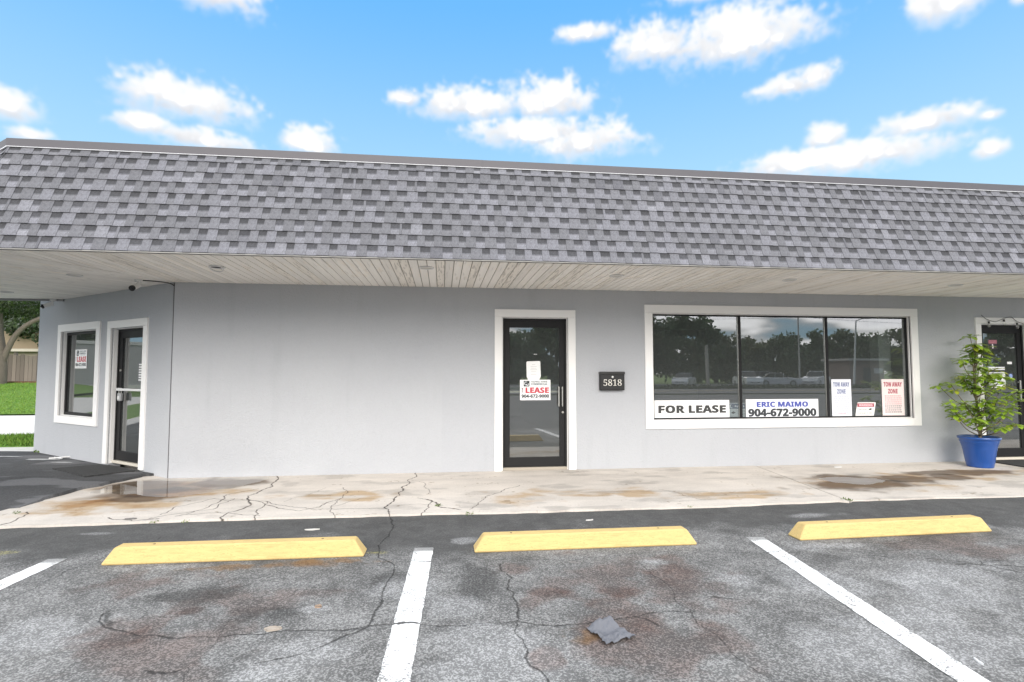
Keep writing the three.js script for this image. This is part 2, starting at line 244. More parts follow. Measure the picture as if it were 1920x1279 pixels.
{
  const lot = structure('parking_lot'), W = 2048, H = 1248;
  const fine = heightTex(1024, 1024, (i, j) => { const g = 0.6 * vn(i / 4.2, j / 4.2) + 0.4 * vn(i / 2.1 + 9, j / 2.1); return 0.25 + 0.75 * sst(0.3, 0.7, g); });
  for (const [x0, n] of [[-5, 0], [1.25, 1]]) {
    const rect = [x0, 2.2, 6.25, 3.81], cr = crackField(W, H, rect, asphaltCracks, 5);
    const map = dataTex(W, H, (i, j, o) => { asphalt(x0 + (i + 0.5) / W * 6.25, 2.2 + (j + 0.5) / H * 3.81, o); const k = 1 - 0.68 * cr[j * W + i]; o[0] *= k; o[1] *= k; o[2] *= k; }, false);
    const bump = heightTex(W >> 1, H >> 1, (i, j) => { const x = x0 + i / W * 2 * 6.25, z = 2.2 + j / H * 2 * 3.81, c = cr[(j * 2) * W + i * 2]; const g = 0.42 * vn(x * 150, z * 150) + 0.36 * vn(x * 83 + 7, z * 83); return 0.35 + 0.35 * g + 0.35 * (fbm(x * 2, z * 2, 3) - 0.4) - 0.5 * c; }, false);
    const g = new THREE.PlaneGeometry(6.25, 3.81, 60, 36); g.rotateX(-Math.PI / 2); g.translate(x0 + 3.125, LOT_Y, 2.2 + 1.905);
    const p = g.attributes.position, uv = g.attributes.uv;
    for (let i = 0; i < p.count; i++) { uv.setXY(i, (p.getX(i) - x0) / 6.25, (p.getZ(i) - 2.2) / 3.81); }
    mesh('asphalt_surface', g, new THREE.MeshStandardMaterial({ map, bumpMap: bump, bumpScale: 0.012, roughness: 0.93 }), lot);
  }
  const farMap = dataTex(1024, 1024, (i, j, o) => { const x = i / 1024 * 6, z = j / 1024 * 6, n = fbm(x, z, 4), g = vn(x * 80, z * 80), c = 0.13 + (n - 0.5) * 0.1 + (g - 0.5) * 0.16; o[0] = o[1] = c; o[2] = c * 1.02; });
  const farMat = new THREE.MeshStandardMaterial({ map: farMap, roughness: 0.95, bumpMap: fine, bumpScale: 0.006 });
  const sheet = (x0, x1, z0, z1, y, name, mat, parent) => mesh(name, plate([[x0, z0], [x1, z0], [x1, z1], [x0, z1]], y, 0, [0, 0, 6, 6], true), mat, parent);
  sheet(7.5, 60, 2.2, 6.01, LOT_Y, 'asphalt_surface', farMat, lot);
  sheet(-45, -5, 2.2, 6.01, LOT_Y, 'asphalt_surface', farMat, lot);
  sheet(-45, 60, 6.01, 27, LOT_Y, 'asphalt_surface', farMat, lot);
  // the road in front and the lot on its other side (mirrored in the panes)
  const road = structure('road'); sheet(-160, 200, 30, 41, -0.06, 'road_surface', farMat, road);
  for (const z of [35.3, 35.7]) sheet(-160, 200, z, z + 0.12, -0.055, 'centre_line', std(0.7, 0.5, 0.08), road);
  const far = structure('opposite_lot'); sheet(-60, 130, 44, 62, -0.05, 'asphalt_surface', farMat, far);
  mesh('kerb', box(-60, 130, -0.12, 0.08, 43.8, 44), std(0.42, 0.41, 0.38), far);
  // painted bay lines, worn and crossed by the same cracks
  const stripe = (a, b, w, c, seed) => {
    const L = Math.hypot(b[0] - a[0], b[1] - a[1]), ux = (b[0] - a[0]) / L, uz = (b[1] - a[1]) / L, r = rng(seed), N = 60, l = [], rr = [];
    for (let i = 0; i <= N; i++) { const t = i / N * L, e = () => (w / 2 + (r() - 0.5) * 0.006); const e1 = e(), e2 = e(), px = a[0] + ux * t, pz = a[1] + uz * t; l.push([px - uz * e1, pz + ux * e1]); rr.push([px + uz * e2, pz - ux * e2]); }
    const pts = [...l, ...rr.reverse()], xs = pts.map(p => p[0]), zs = pts.map(p => p[1]), x0 = Math.min(...xs), z0 = Math.min(...zs), rect = [x0, z0, Math.max(...xs) - x0, Math.max(...zs) - z0];
    const tw = 320, th = 1024, cr = crackField(tw, th, rect, asphaltCracks, 5), o2 = [0, 0, 0];
    const map = dataTex(tw, th, (i, j, o) => {
      const x = x0 + (i + 0.5) / tw * rect[2], z = z0 + (j + 0.5) / th * rect[3], n = fbm(x * 14, z * 14, 4), g = vn(x * 150, z * 150), d = fbm(x * 3, z * 3, 3); asphalt(x, z, o2);
      const along = (x - a[0]) * ux + (z - a[1]) * uz, thin = sst(c + 0.06 * n, c - 0.04, along) * 0.75, bare = clamp(Math.max(thin, sst(0.61, 0.68, n * 0.6 + g * 0.4) * 0.8, cr[j * tw + i])), v = 0.86 - 0.1 * (d - 0.3);
      o[0] = mix(v, o2[0], bare); o[1] = mix(v, o2[1], bare); o[2] = mix(v * 0.99, o2[2], bare); if (cr[j * tw + i] > 0.4) { o[0] *= 0.5; o[1] *= 0.5; o[2] *= 0.5; }
    }, false);
    mesh('painted_stripe', plate(pts, LOT_Y + 0.004, 0, rect, true), new THREE.MeshStandardMaterial({ map, roughness: 0.75, bumpMap: rep(grainBump, 1, 8), bumpScale: 0.001 }), lot);
  };
  stripe([-0.135, 3.37], [-0.225, 5.7], 0.152, 0.1, 1);
  stripe([2.69, 3.42], [2.40, 6.0], 0.15, 0.1, 2);
  stripe([-2.9, 3.3], [-2.985, 5.2], 0.14, 0.1, 3);
  stripe([5.62, 3.4], [5.3, 5.6], 0.14, 0.1, 4);
}
// front walkway: two concrete panels with a joint between them
const JOINT = z => 4.72 - 0.12 * z;
const slabEdge = z => z < -0.2 ? -3.97 : z < 0.7 ? mix(-3.97, -4.275, (z + 0.2) / 0.9) : z < 1.8 ? mix(-4.275, -4.41, (z - 0.7) / 1.1) : mix(-4.41, -4.3, (z - 1.8) / 0.3);
{
  const walk = structure('walkway');
  const cracks = [
    { p: [[-2.24, 0.0], [-2.13, 0.97], [-2.19, 1.26], [-2.02, 1.67], [-2.06, 2.4]], w: 0.011 }, { p: [[-2.2, 0.85], [-2.46, 1.23], [-2.58, 2.12]], w: 0.008 }, { p: [[-2.14, 1.4], [-1.44, 2.05], [-1.26, 1.89], [-1.11, 1.53]], w: 0.007 },
    { p: [[-0.36, 0.0], [-0.47, 0.93], [-0.52, 1.6], [-0.5, 2.4]], w: 0.011 }, { p: [[-0.26, 1.6], [-0.1, 1.79], [-0.03, 2.04], [0.2, 2.2]], w: 0.014 }, { p: [[-0.1, 1.79], [-0.15, 2.14], [-0.2, 2.35]], w: 0.005 },
    { p: [[0.97, 1.04], [0.63, 1.47], [0.29, 2.2]], w: 0.007, k: 0.8 }, { p: [[-1.89, 1.56], [-1.77, 2.31]], w: 0.006 }, { p: [[-1.77, 2.2], [-2.11, 2.06], [-2.5, 2.07]], w: 0.006 }, { p: [[-2.29, 1.38], [-2.33, 1.87], [-2.79, 2.18]], w: 0.008 },
    { p: [[-2.76, 2.04], [-2.76, 1.7], [-2.52, 1.35], [-1.89, 1.56], [-1.24, 2.01], [-0.55, 2.05]], w: 0.005 }, { p: [[-0.4, 0.5], [-0.2, 0.9], [-0.15, 1.4]], w: 0.004, k: 0.7 }, { p: [[-1.2, 0.9], [-1.1, 1.5], [-1.15, 1.9], [-1.0, 2.4]], w: 0.005, k: 0.8 },
    { p: [[2.6, 1.5], [2.75, 1.75], [2.9, 2.1]], w: 0.005, k: 0.7 }, { p: [[-0.52, 1.6], [-0.9, 1.55], [-1.15, 1.9]], w: 0.004, k: 0.7 }, { p: [[-4.15, 1.75], [-4.05, 1.95], [-4.06, 2.3]], w: 0.012 }, { p: [[-3.2, 2.1], [-2.9, 2.25], [-2.7, 2.2]], w: 0.012 },
    { p: [[-0.5, 1.95], [-0.3, 1.9], [-0.1, 1.95]], w: 0.004, k: 0.6 }, { p: [[-1.7, 1.6], [-1.5, 1.2], [-1.4, 0.9]], w: 0.004, k: 0.5 },
  ];
  const tan = [[-3.7, 1.6, 0.5, 0.35], [-1.2, 1.4, 0.7, 0.25], [3.4, 1.9, 0.8, 0.2], [-3.4, 1.3, 0.75, 0.6], [-3.6, 0.7, 0.6, 0.5], [-2.9, 0.9, 0.6, 0.5], [1.6, 1.5, 0.55, 0.25], [2.3, 1.7, 0.5, 0.35], [0.75, 1.75, 0.4, 0.3], [6.6, 1.15, 1.4, 0.28], [7.8, 0.95, 1.3, 0.3], [5.4, 1.5, 0.9, 0.45]];
  const wet = [[-3.55, 0.62, 0.6, 0.55], [-2.85, 0.5, 0.62, 0.42], [5.3, 1.35, 0.85, 0.5], [6.4, 1.2, 0.9, 0.26], [7.4, 0.9, 1.0, 0.18], [-3.3, 1.25, 0.35, 0.2]];
  const concrete = (x, z, o, c) => {
    const n = fbm(x * 0.8 + 60, z * 0.8, 4), n2 = fbm(x * 3 + 8, z * 4, 5), f = vn(x * 95, z * 95), streak = fbm(x * 1.6, z * 9, 3);
    const m = 1.03 + (n - 0.5) * 0.2 + (n2 - 0.5) * 0.3 + (f - 0.5) * 0.12 + (streak - 0.5) * 0.16 - 0.22 * sst(0.6, 0.74, fbm(x * 2.1 + 90, z * 4.4, 5)); let r = 0.62 * m, g = 0.568 * m, b = 0.512 * m;
    for (const s of tan) { const k = blob(x, z, s, 1.5, 3) * sst(0.28, 0.58, streak * 0.5 + n2 * 0.5); r *= mix(1, 0.76, k); g *= mix(1, 0.62, k); b *= mix(1, 0.45, k); }
    for (const s of wet) { const k = Math.min(1, blob(x, z, s, 1.1, 2.4) * 1.35); r *= mix(1, 0.34, k); g *= mix(1, 0.3, k); b *= mix(1, 0.265, k); }
    const sp = vn(x * 31, z * 31) * vn(x * 7 + 3, z * 7); if (sp > 0.72) { r *= 0.7; g *= 0.66; b *= 0.6; }
    const k = 1 - 0.86 * c; o[0] = r * k; o[1] = g * k * (1 - 0.05 * c); o[2] = b * k * (1 - 0.1 * c);
  };
  const rough = rng(8);
  const front = []; for (let x = -4.3; x <= 14; x += 0.09) front.push([x, 2.33 + 0.03 * Math.sin(x * 0.9) + (fbm(x * 2.5, 3, 4) - 0.5) * 0.09 + (rough() - 0.5) * 0.008 - (x > 1.8 && x < 4.4 ? 0 : 0.01)]);
  const leftPts = []; for (let z = -0.3; z <= 1.9; z += 0.1) leftPts.push([slabEdge(z) - 0.05, z]);
  const panelA = [...leftPts, [-4.33, 2.12], ...front.filter(p => p[0] < JOINT(2.35) - 0.01), [JOINT(2.33) - 0.012, 2.35], [JOINT(-0.3) - 0.012, -0.3]];
  const panelB = [[JOINT(-0.3) + 0.012, -0.3], [JOINT(2.33) + 0.012, 2.34], ...front.filter(p => p[0] > JOINT(2.35) + 0.01), [14, -0.3]];
  { const l = [], q = []; for (let z = -0.25; z <= 2.3; z += 0.05) { const e = (fbm(z * 7, 4, 3) - 0.5) * 0.03; l.push([JOINT(z) - 0.0125 - Math.max(0, e) , z]); q.push([JOINT(z) + 0.0125, z]); } mesh('joint_filler', plate([...l.map(p => [Math.max(p[0], JOINT(p[1]) - 0.012), p[1]]), ...q.map(p => [p[0] - 0.0006, p[1]]).reverse()], -0.008, -0.1, null), std(0.045, 0.04, 0.034, { roughness: 1 }), walk); }
  const ra = [-4.6, -0.3, 9.4, 2.8], rb = [4.4, -0.3, 9.6, 2.8];
  for (const [poly, rect, cl, W, H, yy] of [[panelA, ra, cracks, 2048, 610, 0], [panelB, rb, [{ p: [[8.4, 0.6], [8.7, 1.2], [8.6, 2.3]], w: 0.005 }], 1536, 448, -0.004]]) {
    const cr = crackField(W, H, rect, cl, 12);
    const map = dataTex(W, H, (i, j, o) => concrete(rect[0] + (i + 0.5) / W * rect[2], rect[1] + (j + 0.5) / H * rect[3], o, cr[j * W + i]), false);
    const bump = heightTex(W, H, (i, j) => { const x = rect[0] + i / W * rect[2], z = rect[1] + j / H * rect[3]; return 0.6 + 0.2 * (fbm(x * 3, z * 3, 4) - 0.5) + 0.12 * (vn(x * 90, z * 90) - 0.5) - 0.55 * cr[j * W + i]; }, false);
    mesh('concrete_panel', plate(poly, yy, -0.12, rect), new THREE.MeshStandardMaterial({ map, bumpMap: bump, bumpScale: 0.01, roughness: 0.85 }), walk);
  }
}
// dark asphalt apron under the covered corner, laid over the walkway's end
const apronRight = z => z < -0.2 ? -3.6 + 1.2524 * z + 0.02 : slabEdge(z);
const apronY = (x, z) => 0.03 + 0.03 * clamp((apronRight(z) - x) / 1.0) - 0.066 * sst(0.9, 2.25, z) + 0.01 * (fbm(x * 1.3, z * 1.3, 3) - 0.5);
{
  const ap = structure('apron'), R = rng(4), NZ = 90, NX = 40, pos = [], uv = [], idx = [];
  for (let j = 0; j <= NZ; j++) { const z = mix(-2.78, 2.32, j / NZ), xr = apronRight(z) + (z > -0.2 ? (fbm(z * 5, 1, 3) - 0.5) * 0.14 : 0); for (let i = 0; i <= NX; i++) { const t = i / NX, x = xr - 26 * t * t; pos.push(x, apronY(Math.min(x, xr - 0.015), z), z); uv.push(x / 6, z / 6); } pos.push(xr + 0.02, -0.05, z); uv.push(xr / 6, z / 6); }
  const w = NX + 2; for (let j = 0; j < NZ; j++) { for (let i = 0; i < NX; i++) { const q = j * w + i; idx.push(q, q + 1, q + w, q + 1, q + w + 1, q + w); } const a = j * w, b = a + NX + 1; idx.push(a, a + w, b, a + w, b + w, b); }
  const g = new THREE.BufferGeometry(); g.setAttribute('position', new THREE.Float32BufferAttribute(pos, 3)); g.setAttribute('uv', new THREE.Float32BufferAttribute(uv, 2)); g.setIndex(idx); g.computeVertexNormals();
  { const nn = g.attributes.normal; let up = 0; for (let i = 0; i < nn.count; i++) up += nn.getY(i); if (up < 0) { const ix = g.index.array; for (let i = 0; i < ix.length; i += 3) { const t = ix[i]; ix[i] = ix[i + 1]; ix[i + 1] = t; } g.computeVertexNormals(); } }
  const map = dataTex(1024, 1024, (i, j, o) => { const x = i / 1024 * 6, z = j / 1024 * 6, n = fbm(x * 1.4, z * 1.4, 5), g2 = vn(x * 85, z * 85), s = sst(0.62, 0.72, fbm(x * 1.1 + 30, z * 2.3, 4)), c = 0.062 + (n - 0.5) * 0.05 + (g2 - 0.5) * 0.035 + s * 0.07; o[0] = c; o[1] = c; o[2] = c * 1.04; });
  mesh('asphalt_surface', g, new THREE.MeshStandardMaterial({ map, roughness: 0.9, bumpMap: rep(stuccoBump, 4, 4), bumpScale: 0.006 }), ap);
  for (const [x, z, a, b] of [[-6.2, -1.66, 0.24, 0.09], [-5.72, -1.3, 0.16, 0.06], [-6.9, -1.95, 0.2, 0.05]]) { const pts = []; for (let k = 0; k < 22; k++) { const t = k / 22 * 2 * Math.PI, r = 0.75 + 0.4 * R(); pts.push([x + Math.cos(t) * a * r, z + Math.sin(t) * b * r]); } mesh('paint_patch', plate(pts, (px, pz) => apronY(px, pz) + 0.004, 0, null, true), std(0.5, 0.5, 0.5, { roughness: 0.8 }), ap); }
}
// standing water: thin sheets in the low spots of the walkway
{
  const water = new THREE.MeshPhysicalMaterial({ color: lin(0.9, 0.88, 0.84), roughness: 0.02, transmission: 1, thickness: 0, ior: 1.33 });
  const pool = (name, pts, y, seed) => { const c = new THREE.CatmullRomCurve3(pts.map(p => new THREE.Vector3(p[0], 0, p[1])), true).getPoints(90), poly = c.map(p => [p.x + (fbm(p.x * 6, p.z * 6 + seed, 3) - 0.5) * 0.13, p.z + (fbm(p.x * 6 + 9, p.z * 6 + seed, 3) - 0.5) * 0.13]); const s = structure(name, plate(poly, y, 0, null, true), water); return s; };
  pool('puddle', [[-3.86, 0.1], [-4.08, 0.55], [-4.05, 0.85], [-3.6, 1.0], [-3.2, 1.22], [-2.85, 1.18], [-2.6, 0.85], [-2.35, 0.45], [-2.3, 0.09], [-3.0, 0.07]], 0.003, 1);
  pool('puddle_001', [[5.0, 1.05], [5.0, 1.3], [5.2, 1.5], [5.5, 1.48], [5.75, 1.3], [5.55, 1.12], [5.25, 1.02]], 0.001, 5);
}
// the side street: walk, verge, pavement and rising lawn
{
  const conc = new THREE.MeshStandardMaterial({ map: dataTex(512, 512, (i, j, o) => { const n = fbm(i / 60, j / 60, 4), f = vn(i / 2, j / 2), m = 0.9 + n * 0.2 + (f - 0.5) * 0.1; o[0] = 0.62 * m; o[1] = 0.6 * m; o[2] = 0.56 * m; }), roughness: 0.9 });
  const flat = (name, x0, x1, z0, z1, y, mat) => structure(name, plate([[x0, z0], [x1, z0], [x1, z1], [x0, z1]], y, -0.12, [0, 0, 2, 2]), mat);
  flat('side_walk', -34, -6.6, -3.45, -2.74, 0.03, conc);
  const lawn = new THREE.MeshStandardMaterial({ map: lawnMap, roughness: 1 });
  flat('verge', -34, -6.6, -5.55, -3.45, 0.04, lawn);
  flat('side_street', -34, -6.6, -12.7, -5.55, -0.02, conc);
  const rise = z => z > -12.7 ? 0.02 : 0.02 + 0.9 * sst(-12.2, -22, z);
  const g = new THREE.PlaneGeometry(60, 20, 40, 40); g.rotateX(-Math.PI / 2); g.translate(-30, 0, -22.7);
  { const p = g.attributes.position, uv = g.attributes.uv; for (let i = 0; i < p.count; i++) { p.setY(i, rise(p.getZ(i)) + 0.05 * (fbm(p.getX(i), p.getZ(i), 3) - 0.5)); uv.setXY(i, p.getX(i) / 2, p.getZ(i) / 2); } g.computeVertexNormals(); }
  structure('lawn', g, lawn);
  const blade = new THREE.BufferGeometry(); blade.setAttribute('position', new THREE.Float32BufferAttribute([-0.006, 0, 0, 0.006, 0, 0, 0.012, 0.05, 0.01], 3)); blade.computeVertexNormals();
  const R = rng(21), N = 26000, im = sh(new THREE.InstancedMesh(blade, std(0.13, 0.25, 0.03, { side: THREE.DoubleSide, roughness: 0.8 }), N)), m4 = new THREE.Matrix4(), q = new THREE.Quaternion(), e = new THREE.Euler(), c = new THREE.Color();
  for (let i = 0; i < N; i++) {
    let x, z, y; if (i < 9000) { z = -3.5 - R() * 2.0; x = -11.2 + R() * 4.2; y = 0.04; } else { z = -12.75 - R() * 10; const t = (z + 12.75) / -10; x = mix(-16, -23.5, t) + R() * 4.5; y = rise(z); }
    e.set((R() - 0.5) * 0.8, R() * 6.28, (R() - 0.5) * 0.8); q.setFromEuler(e); const s = 0.7 + R() * 0.9; m4.compose(new THREE.Vector3(x, y, z), q, new THREE.Vector3(s * 1.6, s, s)); im.setMatrixAt(i, m4); const t = 0.7 + R() * 0.6; im.setColorAt(i, c.setRGB(t * (0.85 + R() * 0.4), t, t)); }
  im.name = 'grass'; tag(im, 'short bright green grass on the verge and lawn beside the building', 'grass'); im.userData.kind = 'stuff'; scene.add(im);
  const mulch = plate([[-24, -24.5], [-17, -24.5], [-17, -21.4], [-24, -21.2]], (x, z) => 0.98 + 0.03 * fbm(x * 3, z * 3), 0.5, [0, 0, 2, 2]);
  structure('mulch_bed', mulch, new THREE.MeshStandardMaterial({ map: dataTex(256, 256, (i, j, o) => { const n = vn(i / 3, j / 3), k = 0.4 + n; o[0] = 0.16 * k; o[1] = 0.09 * k; o[2] = 0.05 * k; }), roughness: 1 }));
}

// ------------------------------------------------------------------ the building
const building = thing('commercial_building', 'single storey grey stucco shop building with a shingled mansard roof', 'building');
const WA = 51.4 * Math.PI / 180, WD = [-Math.sin(WA), -Math.cos(WA)], WN = [-Math.cos(WA), Math.sin(WA)], CORNER = [-3.62, 0], WING_TURN = -(Math.PI / 2 - WA);
const toWing = o => { o.position.set(CORNER[0], 0, CORNER[1]); o.rotation.y = WING_TURN; return o; };   // local x runs along the angled wall, local z out of it
const wp = (s, n) => [CORNER[0] + WD[0] * s + WN[0] * n, CORNER[1] + WD[1] * s + WN[1] * n];
function wallGeo(x0, x1, y0, y1, holes, depth) {
  const s = new THREE.Shape([[x0, y0], [x1, y0], [x1, y1], [x0, y1]].map(p => new THREE.Vector2(...p)));
  for (const [a, b, c, d] of holes) s.holes.push(new THREE.Path([[a, c], [a, d], [b, d], [b, c]].map(p => new THREE.Vector2(...p))));
  const g = new THREE.ExtrudeGeometry(s, { depth, bevelEnabled: false }); g.translate(0, 0, -depth); return g;
}
const D1 = [0.862, 1.832, 0.03, 2.212], W1 = [3.125, 7.405, 0.692, 2.302], D2 = [8.665, 9.52, 0.03, 2.2];
mesh('front_wall', wallGeo(-3.612, 14, -0.12, 2.9, [[D1[0], D1[1], -0.11, D1[3]], W1, [D2[0], D2[1], -0.11, D2[3]]], 0.18), M.wall, building);
const DW = [-1.70, -0.74, 0.09, 2.07], WW = [-3.44, -2.18, 0.70, 2.085];
toWing(mesh('angled_wall', wallGeo(-4.4, -0.012, -0.12, 2.9, [[DW[0], DW[1], -0.11, DW[3]], WW], 0.18), M.wall, building));
mesh('corner_joint', cyl([-3.62, -0.1, -0.012], [-3.62, 2.62, -0.012], 0.009, 0.009, 8), std(0.12, 0.12, 0.13), building);
{ const [ex, ez] = wp(4.4, -0.18); mesh('side_wall', box(ex, ex + 0.18, -0.12, 3.6, -14, ez), M.wall, building); mesh('rear_wall', box(ex, 14, -0.12, 3.6, -14.2, -14), M.wall, building); mesh('end_wall', box(13.82, 14, -0.12, 2.9, -14, -0.18), M.wall, building); }
// rooms behind the glass
mesh('interior_floor', box(-3.4, 13.8, -0.1, 0.02, -13.9, -0.19), std(0.36, 0.34, 0.32), building);
mesh('interior_floor', plate([[-3.45, -0.25], wp(4.3, -0.22), [-6.9, -9], [-3.45, -9]], 0.07, -0.1, null), std(0.36, 0.34, 0.32), building);
mesh('interior_ceiling', plate([[13.8, -0.19], [-3.4, -0.19], wp(4.3, -0.22), [-6.9, -13.9], [13.8, -13.9]], 2.9, 2.78, null), std(0.35, 0.35, 0.34), building);
for (const x of [-3.5, 2.4, 8.1]) mesh('partition', box(x, x + 0.1, 0.02, 2.78, -9, x > 0 ? -0.185 : -0.3), M.room, building);
mesh('partition', box(-6.9, 13.8, 0.08, 2.78, -9.1, -9.0), M.room, building);
mesh('interior_column', rbox(7.2, 7.42, 0.02, 2.78, -0.62, -0.42), std(0.5, 0.52, 0.5), building);

// white surrounds: four boards each
function surround(x0, x1, y0, y1, w, floor, wing, name) {
  const g = [rbox(x0 - w, x1 + w, y1, y1 + w, -0.02, 0.026), rbox(x0 - w, x0, floor ? y0 : y0 - w, y1 - 0.001, -0.02, 0.0255), rbox(x1, x1 + w, floor ? y0 : y0 - w, y1 - 0.001, -0.02, 0.0255)];
  if (!floor) g.push(rbox(x0 + 0.0005, x1 - 0.0005, y0 - w, y0, -0.02, 0.026));
  // lining of the reveal
  g.push(box(x0, x0 + 0.012, y0, y1 - 0.012, -0.12, -0.021), box(x1 - 0.012, x1, y0, y1 - 0.012, -0.12, -0.021), box(x0, x1, y1 - 0.012, y1, -0.12, -0.021)); if (!floor) g.push(box(x0 + 0.012, x1 - 0.012, y0, y0 + 0.012, -0.12, -0.021));
  const m = mesh(name, merge(g), M.trim, building); if (wing) toWing(m); return m;
}
const ring = (x0, x1, y0, y1, w, z0, z1, r = 0.004) => [rbox(x0, x1, y1 - w, y1, z0, z1, r), rbox(x0, x1, y0, y0 + w, z0, z1, r), rbox(x0, x0 + w, y0 + w, y1 - w, z0 + 0.001, z1 - 0.001, r), rbox(x1 - w, x1, y0 + w, y1 - w, z0 + 0.001, z1 - 0.001, r)];
const pane = (x0, x1, y0, y1, z, parent) => { const g = new THREE.PlaneGeometry(x1 - x0, y1 - y0); g.translate((x0 + x1) / 2, (y0 + y1) / 2, z); return mesh('pane', g, M.glass, parent); };

// display window
surround(...W1, 0.122, false, false, 'window_surround');
{
  const [x0, x1, y0, y1] = W1, win = mesh('display_window', merge(ring(x0 + 0.012, x1 - 0.012, y0 + 0.012, y1 - 0.012, 0.022, -0.085, -0.045)), M.dark, building), ms = [4.54, 5.99], ed = [x0 + 0.034, ...ms, x1 - 0.034];
  for (const x of ms) mesh('mullion', rbox(x - 0.022, x + 0.022, y0 + 0.034, y1 - 0.034, -0.088, -0.042), M.dark, win);
  for (let i = 0; i < 3; i++) pane(ed[i] + (i ? 0.022 : 0), ed[i + 1] - (i < 2 ? 0.022 : 0), y0 + 0.034, y1 - 0.034, -0.068, win);
  for (const x of ms) mesh('bead', rbox(x - 0.028, x - 0.0225, y0 + 0.036, y1 - 0.036, -0.066, -0.05, 0.002), M.steel, win);
}
// angled wall window
surround(...WW, 0.12, false, true, 'window_surround');
{ const [x0, x1, y0, y1] = WW, win = toWing(mesh('side_window', merge(ring(x0 + 0.012, x1 - 0.012, y0 + 0.012, y1 - 0.012, 0.045, -0.115, -0.06)), M.dark, building)); pane(x0 + 0.057, x1 - 0.057, y0 + 0.057, y1 - 0.057, -0.088, win); }

function glassDoor(x0, x1, y0, y1, z, wing, kind) {
  surround(x0, x1, y0 - (kind === 'angled' ? 0.04 : 0.03), y1, kind === 'right' ? 0.1 : 0.112, true, wing, 'door_surround');
  const a = x0 + 0.012, b = x1 - 0.012, st = kind === 'angled' ? 0.09 : 0.075, top = 0.115;
  const door = mesh('door', merge([rbox(a + 0.03, b - 0.03, y1 - 0.03 - top, y1 - 0.03, z - 0.022, z + 0.022), rbox(a + 0.03, b - 0.03, y0 + 0.012, y0 + 0.15, z - 0.022, z + 0.022), rbox(a + 0.03, a + 0.03 + st, y0 + 0.15, y1 - 0.03 - top, z - 0.021, z + 0.021), rbox(b - 0.03 - st, b - 0.03, y0 + 0.15, y1 - 0.03 - top, z - 0.021, z + 0.021)]), M.dark, building);
  if (wing) toWing(door);
  mesh('frame', merge([rbox(a, a + 0.028, y0, y1 - 0.012, z - 0.04, z + 0.035), rbox(b - 0.028, b, y0, y1 - 0.012, z - 0.04, z + 0.035), rbox(a + 0.028, b - 0.028, y1 - 0.04, y1 - 0.013, z - 0.04, z + 0.034)]), M.dark, door);
  mesh('threshold', rbox(a, b, y0 - 0.03, y0 + 0.008, z - 0.06, z + 0.06, 0.006), kind === 'front' ? std(0.4, 0.36, 0.3) : std(0.62, 0.58, 0.5), door);
  pane(a + 0.03 + st, b - 0.03 - st, y0 + 0.15, y1 - 0.03 - top, z, door);
  return door;
}
{
  const d = glassDoor(...D1, -0.085, false, 'front');
  mesh('push_bar', merge([rbox(0.965, 1.72, 1.11, 1.137, -0.15, -0.125, 0.006), rbox(0.965, 0.99, 1.112, 1.135, -0.127, -0.1), rbox(1.56, 1.585, 1.09, 1.16, -0.127, -0.1)]), M.ivory, d);
  for (const x of [1.700, 1.752]) mesh('pull_handle', merge([rbox(x - 0.009, x + 0.009, 0.91, 1.2, -0.035, -0.018, 0.006), rbox(x - 0.006, x + 0.006, 0.93, 0.95, -0.066, -0.03), rbox(x - 0.006, x + 0.006, 1.16, 1.18, -0.066, -0.03)]), M.steel, d);
  const lk = new THREE.CylinderGeometry(0.016, 0.018, 0.016, 20); lk.rotateX(Math.PI / 2); lk.translate(1.763, 0.825, -0.056); mesh('lock', lk, M.steel, d);
  mesh('sensor_sticker', rbox(1.335, 1.385, 1.672, 1.68, -0.084, -0.081, 0.001), M.whitePlastic, d);
}
{
  const d = glassDoor(...D2, -0.085, false, 'right');
  mesh('pull_handle', merge([rbox(9.375, 9.395, 0.93, 1.28, -0.035, -0.015, 0.006), rbox(9.38, 9.39, 0.95, 0.97, -0.066, -0.03), rbox(9.38, 9.39, 1.24, 1.26, -0.066, -0.03)]), M.steel, d);
}
{
  const d = glassDoor(...DW, -0.11, true, 'angled');
  mesh('push_bar', merge([rbox(-1.60, -0.85, 1.135, 1.172, -0.06, -0.035, 0.008), rbox(-1.58, -1.54, 1.13, 1.177, -0.09, -0.05), rbox(-0.9, -0.86, 1.13, 1.177, -0.09, -0.05)]), M.whitePlastic, d);
  const lk = new THREE.CylinderGeometry(0.016, 0.018, 0.016, 20); lk.rotateX(Math.PI / 2); lk.translate(-1.59, 1.44, -0.084); mesh('lock', lk, M.steel, d);
}

// ------------------------------------------------------------------ roof: mansard, soffit, metal edge
const EAVE_Y = 2.605, EAVE_Z = 2.13, SLOPE = 20 * Math.PI / 180, RUN = 1.235, SX = Math.sin(SLOPE), CX = Math.cos(SLOPE), TOP_Y = EAVE_Y + RUN * CX, INSET = RUN * SX;
const WOFF = 2.32;                                       // eave of the angled side, out from its wall
const EC = [CORNER[0] - (WOFF - WN[1] * EAVE_Z) / -WN[0], EAVE_Z];                       // where the two eaves meet
const TC = [CORNER[0] - (WOFF - INSET - WN[1] * (EAVE_Z - INSET)) / -WN[0], EAVE_Z - INSET];
const BACK_Z = -2.13, WLEN = (EC[1] - BACK_Z) / -WD[1], EE = [EC[0] + WD[0] * WLEN, BACK_Z];
const soffit = mesh('soffit', plate([[14, 0.0], CORNER, wp(3.41, 0), [EE[0] + 0.04, BACK_Z], [EC[0], EC[1] - 0.03], [14, EAVE_Z - 0.03]], 2.66, 2.642, null), std(0.34, 0.32, 0.29), building);
